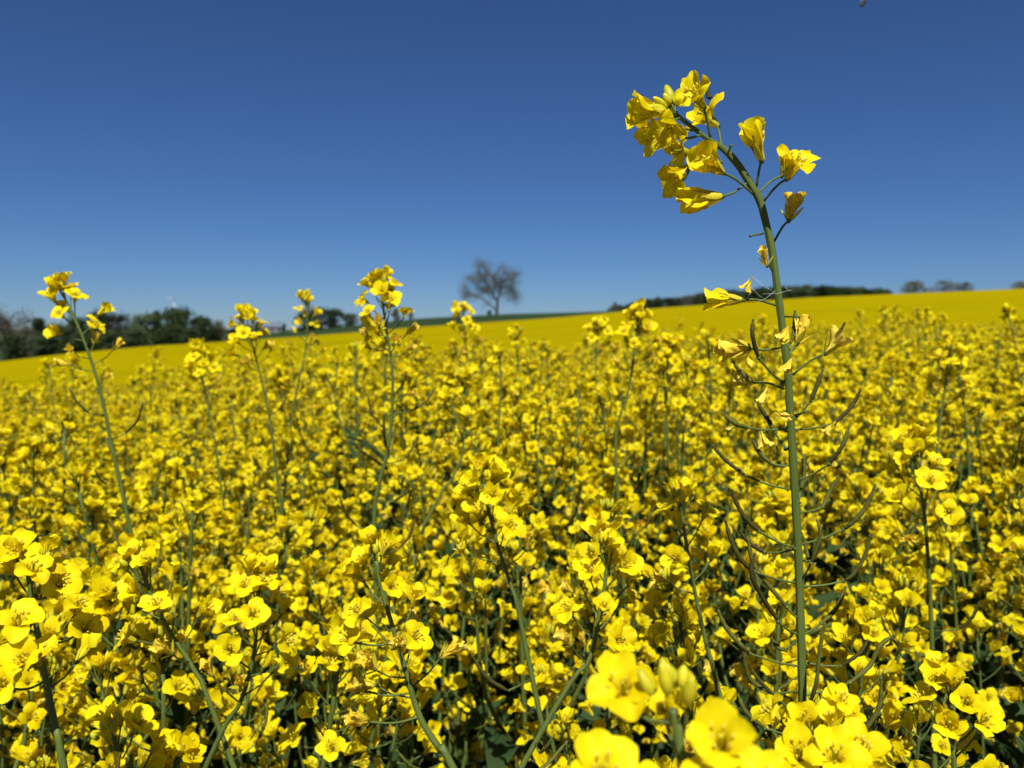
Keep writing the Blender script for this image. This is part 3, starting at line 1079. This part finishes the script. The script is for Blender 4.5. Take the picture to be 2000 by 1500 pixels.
S(114, [(735, 1095), (745, 1150), (770, 1235), (795, 1320), (820, 1400), (860, 1465), (895, 1520)], .42, 'slanting pale stemmed stalk leaning away, in the lower middle', 11, 5, 6, 1.0, 1.5, r_low=.0026, extra=[(690, 1255, 670, 1240, 1, 0, -.01), (800, 1255, 822, 1235, 1, 0, -.01), (720, 1410, 690, 1405, 1, 2, -.01), (715, 1350, 690, 1338, .9, 2, 0)])
S(115, [(505, 1145), (500, 1200), (497, 1270), (470, 1370), (410, 1480)], .47, 'dense flower head over a stem that kinks down toward the picture bottom', 16, 3, 4, 1.0, 1.4)
S(116, [(1600, 1452), (1604, 1490), (1612, 1540)], .29, 'crowded near flower head hiding the foot of the tall pod stalk', 11, 0, 0, .84, 1.0, extra=[(1560, 1490, 1560, 1455, 1, 0, -.02), (1668, 1480, 1690, 1440, 1, 0, -.02), (1630, 1500, 1630, 1462, 1, 0, -.03)])
S(117, [(1858, 1355), (1860, 1410), (1862, 1470), (1864, 1540)], .36, 'near flower head with open blossoms at the foot of the straight pale stalk', 15, 1, 2, .88, 1.2)
S(118, [(945, 945), (955, 1000), (975, 1075), (1000, 1150), (1020, 1230)], .52, 'bright flower head with a shadowed underside in the middle of the crop', 15, 2, 3, 1.0, 1.2)
S(119, [(1180, 1080), (1183, 1130), (1170, 1200), (1150, 1290), (1080, 1390)], .46, 'flower head over a forked stem, between the slanting stalk and the tall pod stalk', 14, 3, 4, 1.0, 1.4)
S(120, [(275, 1105), (290, 1150), (330, 1230), (380, 1310), (420, 1400)], .48, 'flower head on a dark slanting stem near the large shaded head', 13, 2, 4, 1.0, 1.3)
S(121, [(975, 690), (978, 740), (975, 820), (972, 900)], 1.1, 'spire-like budding flower head under the lone tree', 10, 1, 2, .9, 1.4)
S(122, [(1825, 628), (1830, 670), (1832, 730), (1832, 800)], 1.6, 'thin budding spire standing highest over the far crop', 6, 1, 2, .9, 1.6)
S(123, [(880, 790), (895, 830), (905, 880), (880, 940), (850, 985)], .85, 'stalk bent sideways with a few flat bright flowers, near the sinuous stalk', 7, 1, 3, 1.0, 1.0)
S(124, [(1330, 985), (1340, 1060), (1358, 1160), (1380, 1260), (1410, 1380)], .5, 'grey green bare slanting stem close beside the tall pod stalk', 8, 1, 3, .95, 1.2)
S(125, [(222, 1440), (232, 1480), (245, 1540)], .45, 'single low flower head near the bottom, right of the large shaded head', 9, 0, 1, 1.0, 1.0)

# ------------------------------------------------------------------ the crop: 300 nearest plants in view as objects, the rest one mass
PROTO = []
for i in range(7):
    PROTO.append(plant_recipe(300 + i, 4 + i % 2))
PROTO_STEM = [p[0].mesh('stem') for p in PROTO]

rngC = random.Random(21)
SP = 0.118
cand = []
for iy in range(-6, 150):
    for ix in range(-200, 201):
        x = (ix + rngC.uniform(-.48, .48)) * SP
        y = (iy + rngC.uniform(-.48, .48)) * SP
        h = rngC.gauss(-.005, .040)
        u = rngC.random()
        rot = rngC.uniform(0, 6.28)
        pi_ = rngC.randrange(7)
        tall = rngC.uniform(.05, .17)
        r = math.hypot(x, y)
        if y < .30 or r > 15.5 or abs(math.atan2(x, y)) > R(62):
            continue
        if u < .16 and r > .85:
            h += tall
        cand.append((x, y, h, rot, pi_, r))


def in_view(c):
    x, y, h, rot, pi_, r = c
    if y < .47:
        return False
    return abs(x / y) < .72


# keep the ground in front of the lens and around the single stalks clear
hero_foot = Vector((full[-1].x, full[-1].y))


def blocked(c):
    x, y = c[0], c[1]
    if y < .47 and abs(x) < .45 * max(y, .3) + .25:
        return True
    if (Vector((x, y)) - hero_foot).length < .07:
        return True
    return False


cand = [c for c in cand if not blocked(c)]
view = sorted([c for c in cand if in_view(c)], key=lambda c: c[5])
near = view[:300]
near_set = set(id(c) for c in near)
rest = [c for c in cand if id(c) not in near_set]


def plant_scale(c):
    x, y, h = c[0], c[1], c[2]
    g = ground_z(x, y)
    return (canopy_z(x, y) + h - g) / 1.2


for c in near:
    x, y, h, rot, pi_, r = c
    sc = plant_scale(c)
    root = bpy.data.objects.new('rapeseed_plant', None)
    COL.objects.link(root)
    root.location = (x, y, ground_z(x, y))
    root.rotation_euler = (0, 0, rot)
    root.scale = (1, 1, sc) if False else (sc, sc, sc)
    root.empty_display_size = .05
    tag(root, 'yellow flowering rapeseed plant among many in the dense near crop', 'rapeseed plant', 'rapeseed plants of the near crop')
    link('stem', PROTO_STEM[pi_], root)
    for kind, var, M in PROTO[pi_][1]:
        mbx, me, nm = LIB[kind][var]
        link(nm, me, root, M)

# the mass: instanced whole plants
proto_col = bpy.data.collections.new('crop_prototypes')
for i, (stem, items) in enumerate(PROTO):
    for lod in (0, 1):
        mb = MB()
        mb.join(stem, Matrix.Identity(4))
        for kind, var, M in items:
            if lod and kind in ('open', 'half'):
                mbx = LIB['far'][var % 5][0]
            else:
                mbx = LIB[kind][var][0]
            mb.join(mbx, M)
        po = bpy.data.objects.new('crop_plant_%d%d' % (lod, i), mb.mesh('crop_plant'))
        proto_col.objects.link(po)
for k in range(4000):
    # thinner sowing of instances farther out, over the canopy sheet
    r = math.sqrt(rngC.uniform(15.5 ** 2, 32 ** 2))
    ph = rngC.uniform(R(-44), R(44))
    rest.append((r * math.sin(ph), r * math.cos(ph), rngC.gauss(-.03, .04), rngC.uniform(0, 6.28), rngC.randrange(7), r))

pm = bpy.data.meshes.new('rapeseed_crop')
pm.from_pydata([(c[0], c[1], ground_z(c[0], c[1])) for c in rest], [], [])
a = pm.attributes.new('rotz', 'FLOAT', 'POINT')
a.data.foreach_set('value', [c[3] for c in rest])
a = pm.attributes.new('scl', 'FLOAT', 'POINT')
a.data.foreach_set('value', [plant_scale(c) for c in rest])
a = pm.attributes.new('pick', 'INT', 'POINT')
a.data.foreach_set('value', [c[4] + (7 if c[5] > 6 else 0) for c in rest])
crop = link('rapeseed_crop', pm)
tag(crop, 'mass of yellow flowering rapeseed stretching away behind the near plants', None, None, 'stuff')
ng = bpy.data.node_groups.new('crop_instances', 'GeometryNodeTree')
ng.interface.new_socket('Geometry', in_out='INPUT', socket_type='NodeSocketGeometry')
ng.interface.new_socket('Geometry', in_out='OUTPUT', socket_type='NodeSocketGeometry')
gi, go = ng.nodes.new('NodeGroupInput'), ng.nodes.new('NodeGroupOutput')
ip = ng.nodes.new('GeometryNodeInstanceOnPoints')
ci = ng.nodes.new('GeometryNodeCollectionInfo')
ci.inputs['Collection'].default_value = proto_col
ci.inputs['Separate Children'].default_value = True
ci.inputs['Reset Children'].default_value = True


def named(nm, typ):
    n = ng.nodes.new('GeometryNodeInputNamedAttribute')
    n.data_type = typ
    n.inputs['Name'].default_value = nm
    return n.outputs['Attribute']


cx_ = ng.nodes.new('ShaderNodeCombineXYZ')
ng.links.new(named('rotz', 'FLOAT'), cx_.inputs['Z'])
ip.inputs['Pick Instance'].default_value = True
ng.links.new(gi.outputs[0], ip.inputs['Points'])
ng.links.new(ci.outputs[0], ip.inputs['Instance'])
ng.links.new(named('pick', 'INT'), ip.inputs['Instance Index'])
ng.links.new(cx_.outputs[0], ip.inputs['Rotation'])
ng.links.new(named('scl', 'FLOAT'), ip.inputs['Scale'])
ng.links.new(ip.outputs[0], go.inputs[0])
md = crop.modifiers.new('crop', 'NODES')
md.node_group = ng


# ------------------------------------------------------------------ far trees
def grow(mb, rng, p, d, L, r, depth, tips, droop=0.0, spread=.5, mat=None, nseg=3):
    pts, rad = [p], [r]
    for k in range(nseg):
        d = (d + Vector((rng.uniform(-.16, .16), rng.uniform(-.16, .16), rng.uniform(-.08, .12) - droop))).normalized()
        p = p + d * L / nseg
        pts.append(p)
        rad.append(r * (1 - .45 * (k + 1) / nseg))
    mb.tube(pts, rad, mat or (M_BARK if depth > 1 else M_TWIG), 5 if depth > 2 else 3, False)
    if depth == 0:
        tips.append((p, d))
        return
    n = rng.randint(3, 4)
    for k in range(n):
        a = rng.uniform(0, 6.28)
        x = d.orthogonal().normalized()
        y = d.cross(x)
        s = spread * rng.uniform(.6, 1.3)
        nd = (d * math.cos(s) + (x * math.cos(a) + y * math.sin(a)) * math.sin(s)).normalized()
        st = pts[rng.randint(1, nseg)] if k else pts[-1]
        grow(mb, rng, st, nd, L * rng.uniform(.6, .85), r * .5, depth - 1, tips, droop, spread, mat, nseg)


def leaf_quads(mb, rng, pts, size, mat, per=3, jit=.6):
    vs_, fs_ = [], []
    for p in pts:
        for _ in range(per):
            c = p + Vector((rng.gauss(0, jit), rng.gauss(0, jit), rng.gauss(0, jit)))
            a = Vector((rng.gauss(0, 1), rng.gauss(0, 1), rng.gauss(0, 1))).normalized()
            b = a.orthogonal().normalized()
            s = size * rng.uniform(.5, 1.3)
            i = len(vs_)
            vs_ += [c - a * s, c + b * s * .6, c + a * s, c - b * s * .6]
            fs_.append((i, i + 1, i + 2, i + 3))
    mb.add(vs_, fs_, mat)


def crown_points(rng, H, Wd, shape, n):
    """Clumped points filling a crown from z=.15H to H."""
    pts = []
    clumps = []
    for _ in range(60):
        u = rng.uniform(.02, 1)
        if shape == 'cone':
            rr = Wd * (1.02 - u) ** .8
        elif shape == 'column':
            rr = Wd * math.sin(math.pi * (.1 + .85 * u)) ** .5
        else:
            rr = Wd * math.sqrt(max(.3 if u < .5 else .04, 1 - ((u - .5) / .52) ** 2)) * rng.uniform(.6, 1.05)
        a = rng.uniform(0, 6.28)
        q = math.sqrt(rng.random())
        clumps.append((Vector((math.cos(a) * rr * q, math.sin(a) * rr * q, u * H * .95)), Wd * rng.uniform(.20, .36)))
    for k in range(n):
        c, s = clumps[rng.randrange(len(clumps))]
        pts.append(c + Vector((rng.gauss(0, s * .6), rng.gauss(0, s * .6), rng.gauss(0, s * .5))))
    return [p for p in pts if p.z > .2]


def tree_proto(seed, H, Wd, shape, mat, n=3200, size=.36):
    rng = random.Random(seed)
    t, c = MB(), MB()
    pts = [Vector((0, 0, -.5)), Vector((.1, 0, H * .3)), Vector((rng.uniform(-.3, .3), 0, H * .6)), Vector((rng.uniform(-.3, .3), 0, H * .9))]
    t.tube(smooth_path(pts, 3), [.03 * H * (1 - .85 * k / 9) for k in range(10)], M_BARK, 7)
    for k in range(7):
        h = rng.uniform(.25, .75)
        a = rng.uniform(0, 6.28)
        p = Vector((0, 0, h * H))
        e = p + Vector((math.cos(a) * Wd * .7, math.sin(a) * Wd * .7, H * .15))
        t.tube([p, p.lerp(e, .5) + Vector((0, 0, .2)), e], [.012 * H, .008 * H, .003 * H], M_BARK, 4)
    leaf_quads(c, rng, crown_points(rng, H, Wd, shape, n), size, mat, 1, .05)
    return t.mesh('trunk'), c.mesh('crown', False)


def bare_proto(seed, H, mat_leaf=None, droop=0.0, spread=.5):
    rng = random.Random(seed)
    t, c = MB(), MB()
    tips = []
    grow(t, rng, Vector((0, 0, -.5)), Vector((0, 0, 1)), H * .36, .028 * H, 5, tips, droop, spread)
    leaf_quads(c, rng, [p for p, d in tips], H * .016, mat_leaf or M_TREE_OLIVE, 3, H * .03)
    return t.mesh('trunk'), c.mesh('crown', False)


TP = {
    'dark': tree_proto(1, 10, 4.2, 'round', M_TREE_DARK), 'dark2': tree_proto(2, 10, 3.6, 'round', M_TREE_DARK), 'mid': tree_proto(3, 10, 4.4, 'round', M_TREE_MID),
    'cone': tree_proto(4, 10, 2.6, 'cone', M_TREE_DARK), 'olive': tree_proto(5, 10, 5.0, 'round', M_TREE_OLIVE, 2200, .28), 'brown': tree_proto(6, 10, 4.6, 'round', M_TREE_BROWN, 2400, .3),
    'bare': bare_proto(7, 10, M_TREE_BROWN, -.02, .55),
}


def put_tree(kind, px, top, bot, label, d, group=None, wide=1.0, rot=0.0, name='tree'):
    t = (px - 1000) / FPX
    y = d
    x = t * d
    gz = ground_z(x, y)
    zt = CAM_Z + (HORIZON - top) / FPX * d
    H = zt - gz
    root = make_root(name, (x, y, gz), label, 'tree', group)
    s = H / 10
    root.scale = (s * wide, s * wide, s)
    root.rotation_euler = (0, 0, rot)
    tr, cr = TP[kind]
    link('trunk', tr, root)
    link('crown', cr, root)
    return root


rngT = random.Random(77)
LEFT = 'trees along the left edge of the field'
for i, (k, px, top, w, lab, d) in enumerate([
    ('bare', 22, 586, 1.5, 'bare grey branched tree at the very left end of the tree row', 200),
    ('brown', -60, 600, 1.0, 'brownish budding tree beyond the left end of the row', 205),
    ('brown', 50, 640, 1.0, 'low brown bush under the bare grey tree', 196),
    ('cone', 78, 620, 1.0, 'narrow dark tree beside the bare grey tree', 200),
    ('dark', 112, 632, 1.1, 'dark rounded tree behind the tall leaning stalk, lower of two', 203),
    ('dark2', 150, 622, 1.0, 'dark tree just behind the leaning stalk', 205),
    ('dark', 200, 606, 1.0, 'dark tall tree showing right of the leaning stalk', 208),
    ('brown', 238, 616, 1.1, 'brown tinged rounded tree between two dark ones', 206),
    ('mid', 284, 612, 1.0, 'green tree with a thin top, left of the turbine', 212),
    ('cone', 308, 606, .8, 'small pointed dark tree next to the turbine mast', 214),
    ('mid', 350, 602, 1.15, 'tallest dark green tree of the row, under the wind turbine', 212),
    ('dark', 395, 618, 1.1, 'dark green tree right of the tallest one', 216),
    ('brown', 428, 628, .9, 'small grey brown tree at the right end of the dark row', 220),
    ('dark2', 470, 632, 1.1, 'dark tree mostly hidden behind the round dense flower head', 225),
    ('dark', 262, 640, 1.3, 'low dark hedge tree in front of the brown tinged tree', 198),
    ('dark2', 330, 638, 1.4, 'low dark hedge tree in front of the tallest tree', 200),
    ('dark', 160, 648, 1.4, 'low dark hedge tree at the foot of the leaning stalk\'s trees', 194),
    ('dark2', 28, 655, 1.5, 'low dark hedge tree under the bare grey tree', 190),
    ('dark', 90, 652, 1.5, 'low dark hedge tree under the narrow dark tree', 192),
    ('dark2', 215, 646, 1.5, 'low dark hedge tree under the dark tall tree', 196),
    ('dark', 375, 640, 1.4, 'low dark hedge tree right of the turbine', 205),
    ('dark2', 420, 640, 1.5, 'low dark hedge tree at the end of the dark row', 214),
    ('dark', 455, 642, 1.5, 'low dark hedge tree behind the round dense flower head', 222),
    ('dark', -110, 630, 1.3, 'dark tree past the left end of the row', 200),
]):
    put_tree(k, px, top, 0, lab, d, LEFT, w, rngT.uniform(0, 6.28))
MID = 'bushes around the small house'
for k, px, top, w, lab, d in [
    ('dark', 622, 600, 1.5, 'dark bushy tree right of the slender stalk', 262), ('dark2', 654, 604, 1.6, 'second dark bushy tree beside the slender stalk, lower', 262),
    ('dark', 686, 612, 1.7, 'low dark bush left of the sinuous stalk', 264), ('dark2', 597, 612, 1.6, 'dark bush behind the slender stalk', 262),
    ('brown', 775, 604, 1.0, 'round grey tree half behind the sinuous stalk\'s flower head', 262), ('brown', 803, 606, .7, 'small grey tree just right of the sinuous stalk', 263),
    ('dark', 505, 628, 1.0, 'dark bush left of the small house', 262), ('dark2', 718, 614, 1.8, 'low dark bush behind the sinuous stalk\'s stem', 264)]:
    put_tree(k, px, top, 0, lab, d, MID, w, rngT.uniform(0, 6.28))

# the wood on the right: its trees cannot be told apart
for k in range(44):
    px = 1186 + k * 12.6 + rngT.uniform(-4, 4)
    base = interp(EDGE, px)
    hgt = float(np.interp(px, [1186, 1260, 1340, 1500, 1620, 1740], [10, 16, 20, 24, 18, 8]))
    put_tree(rngT.choice(['dark', 'dark2', 'mid', 'brown', 'dark']) if px > 1380 else rngT.choice(['dark', 'brown', 'brown', 'dark2']), px, base - hgt + rngT.uniform(-3, 3), 0,
             'dark tree of the long low wood on the ridge behind the pod stalk', 300 + rngT.uniform(-8, 12), 'trees of the wood on the ridge', 1.3, rngT.uniform(0, 6.28))
for k, px, top, w, lab in [('olive', 1782, 550, 1.4, 'low domed grey green tree on the ridge, nearer the wood'), ('olive', 1842, 549, 1.5, 'wider domed grey green tree on the ridge, in the middle'),
                           ('olive', 1876, 553, 1.2, 'lower shoulder tree beside the wider domed tree'), ('olive', 1990, 551, 1.4, 'grey green tree on the ridge at the right edge'), ('brown', 1200, 592, .8, 'thin grey bare looking tree at the start of the wood')]:
    put_tree(k, px, top, 0, lab, 300, 'single trees on the ridge', w, rngT.uniform(0, 6.28))

# the lone tree, thin spring foliage, limbs laid out as they stand
TD = 262.0
rngW = random.Random(9)
tb = at(970, 616, TD)
tb.z = ground_z(tb.x, tb.y)
lone = make_root('lone_tree', tb, 'lone almost bare spreading tree on the green skyline', 'tree')


def lp(x, y, dy=0.0):
    return at(x, y, TD) + Vector((0, dy, 0)) - tb


tm, tc_ = MB(), MB()
tips = []
limbs = [
    ([(970, 616), (971, 600), (972, 588)], .62, .5, 0), ([(972, 590), (962, 572), (950, 552), (938, 534), (932, 524)], .42, .1, 1.5), ([(972, 590), (976, 570), (978, 550), (986, 532)], .36, .1, -1.5),
    ([(969, 606), (956, 594), (940, 582), (924, 574), (908, 570)], .34, .06, -1.0), ([(975, 572), (984, 562), (996, 562), (1006, 574)], .24, .05, 1.0), ([(962, 574), (966, 556), (960, 538)], .28, .07, 2.5),
    ([(950, 552), (934, 548), (920, 546)], .2, .05, -2.0), ([(978, 552), (990, 544), (1002, 542)], .2, .05, 2.0), ([(960, 576), (944, 566), (930, 560)], .2, .05, 2.0), ([(950, 552), (948, 536), (946, 522)], .2, .05, -1.0),
    ([(984, 536), (996, 534), (1004, 548)], .16, .05, -2.0), ([(976, 560), (966, 548), (970, 532)], .16, .05, -3.0), ([(968, 586), (955, 574), (950, 562)], .2, .05, 3.0), ([(974, 580), (985, 572), (992, 578)], .14, .04, -2.0),
]
for pp, r0, r1, dy in limbs:
    P = smooth_path([lp(x, y, dy * k / (len(pp) - 1)) for k, (x, y) in enumerate(pp)], 4)
    n = len(P)
    tm.tube(P, [r0 + (r1 - r0) * k / (n - 1) for k in range(n)], M_BARK, 6)
    if r0 > .6:
        continue
    for k in range(int(n * 1.7)):
        i = rngW.randint(max(1, n // 5), n - 1)
        d = (P[i] - P[i - 1]).normalized()
        a = Vector((rngW.gauss(0, 1), rngW.gauss(0, 1), rngW.gauss(.1, .8))).normalized()
        grow(tm, rngW, P[i], (d + a * .9).normalized(), rngW.uniform(1.1, 2.2), .075, 3, tips, .06, .55, M_TWIG)
leaf_quads(tc_, rngW, [p for p, d in tips], .10, M_TREE_OLIVE, 1, .5)
tm.build('trunk', lone)
tc_.build('crown', lone, False)
put_tree('dark', 956, 606, 0, 'tiny dark bush at the foot of the lone tree', 262, None, 1.2, 0, 'bush')['category'] = 'bush'

# ------------------------------------------------------------------ house
hx, hy = (537 - 1000) / FPX * 275, 275.0
hz = min(ground_z(hx, hy), ground_z(hx + 4, hy))
house = make_root('farm_house', (hx, hy, hz), 'small pale farm house with a blue grey roof between dark bushes', 'house')
ztop = CAM_Z + (HORIZON - 630) / FPX * 275 - hz
hw, hdp = 3.1, 2.6
hh = ztop - 1.5
mb = MB()
mb.add([(-hw, -hdp, -1), (hw, -hdp, -1), (hw, hdp, -1), (-hw, hdp, -1), (-hw, -hdp, hh), (hw, -hdp, hh), (hw, hdp, hh), (-hw, hdp, hh), (-hw, 0, hh + 1.4), (hw, 0, hh + 1.4)],
       [(0, 1, 5, 4), (1, 2, 6, 9, 5), (2, 3, 7, 6), (3, 0, 4, 8, 7)], M_RENDER)
mb.build('wall', house, False)
for sgn in (-1, 1):
    mb = MB()
    e = .35
    q = [(-hw - e, sgn * (hdp + e), hh - .16), (hw + e, sgn * (hdp + e), hh - .16), (hw + e, 0, hh + 1.5), (-hw - e, 0, hh + 1.5)]
    mb.add(q + [(a, b, c + .12) for a, b, c in q], [(0, 1, 2, 3), (4, 7, 6, 5), (0, 4, 5, 1), (1, 5, 6, 2), (2, 6, 7, 3), (3, 7, 4, 0)], M_SLATE)
    ro = mb.build('roof', house, False)
    if sgn < 0:
        mb = MB()
        mb.box((1.6, .5, hh + 1.6), (.5, .5, 1.0), M_RENDER)
        mb.build('chimney', ro, False)
for wx in (-2.3, 0, 2.3):
    mb = MB()
    mb.box((wx, -hdp - .01, hh - 1.0), (.8, .08, .9), M_GLASS)
    mb.build('window', house, False)

# ------------------------------------------------------------------ wind turbine
WD = 3000.0
wx_, wy_ = (343 - 1000) / FPX * WD, WD
wz = ground_z(wx_, wy_)
turb = make_root('wind_turbine', (wx_, wy_, wz), 'white wind turbine standing far behind the dark trees', 'wind turbine')
hub = CAM_Z + (HORIZON - 585) / FPX * WD - wz
mb = MB()
mb.tube([(0, 0, -2), (0, 0, hub * .5), (0, 0, hub)], [2.6, 2.0, 1.4], M_WHITE, 16)
mb.build('tower', turb)
mb = MB()
mb.tube([(0, -5, hub + 1), (0, -3, hub + 1), (0, 5, hub + 1)], [1.4, 2.0, 1.8], M_WHITE, 10)
mb.build('nacelle', turb)
mb = MB()
mb.tube([(0, -7.5, hub + 1), (0, -6.5, hub + 1), (0, -5, hub + 1)], [.3, 1.4, 1.7], M_WHITE, 10)
mb.build('hub', turb)
for a in (285, 45, 165):
    mb = MB()
    vs_, fs_ = [], []
    for k in range(9):
        u = k / 8
        w = (1.1 + 1.9 * math.sin(math.pi * min(1, u * 2.2 + .1) * .5)) * (1 - .8 * u)
        z = 1 + 31 * u
        tw = .9 * (1 - u)
        for sx, sy in ((-.4, -.12), (.6, 0), (-.4, .12)):
            vs_.append((w * (sx * math.cos(tw) - sy * math.sin(tw)), w * (sx * math.sin(tw) + sy * math.cos(tw)), z))
    for k in range(8):
        for j in range(3):
            fs_.append((k * 3 + j, k * 3 + (j + 1) % 3, (k + 1) * 3 + (j + 1) % 3, (k + 1) * 3 + j))
    mb.add(vs_, fs_, M_WHITE)
    mb.build('blade', turb, True, Matrix.Translation((0, -6, hub + 1)) @ Matrix.Rotation(R(a), 4, 'Y'))

# ------------------------------------------------------------------ bee in flight
bp_ = at(1687, 5, 1.15)
bee = make_root('bee', bp_, 'small dark bee flying high in the blue sky', 'bee')
ax = (at(1700, -8, 1.15) - at(1675, 18, 1.15)).normalized()
MBee = frame((0, 0, 0), ax, 0)
mb = MB()
mb.tube([(0, 0, -.0075), (0, 0, -.006), (0, 0, -.003), (0, 0, -.0008)], [.0006, .0019, .0024, .0011], M_BEE, 10)
mb.build('abdomen', bee, True, MBee)
mb = MB()
mb.tube([(0, 0, -.001), (0, 0, .0005), (0, 0, .0025), (0, 0, .0036)], [.0010, .0021, .0020, .0009], M_BEE, 10)
mb.build('thorax', bee, True, MBee)
mb = MB()
mb.tube([(0, 0, .0034), (0, 0, .0042), (0, 0, .0056), (0, 0, .0062)], [.0008, .0015, .0014, .0006], M_BEE, 10)
mb.build('head', bee, True, MBee)
for sgn in (-1, 1):
    mb = MB()
    ws_ = [(sgn * .001, .0016, .001), (sgn * .005, .0030, .0022), (sgn * .0095, .0036, .0008), (sgn * .0085, .0034, -.0018), (sgn * .004, .0026, -.0016)]
    mb.add(ws_ + [(a, b + .0001, c) for a, b, c in ws_], [(0, 1, 2, 3, 4), (9, 8, 7, 6, 5), (0, 5, 6, 1), (1, 6, 7, 2), (2, 7, 8, 3), (3, 8, 9, 4), (4, 9, 5, 0)], M_WING)
    mb.build('wing', bee, False, MBee)
    for k in range(3):
        mb = MB()
        z0 = .002 - k * .0012
        mb.tube([(sgn * .001, -.001, z0), (sgn * .0026, -.0024, z0 - .0006), (sgn * .0028, -.0050, z0 - .0024)], [.0003, .00028, .00015], M_BEE, 4)
        mb.build('leg', bee, True, MBee)
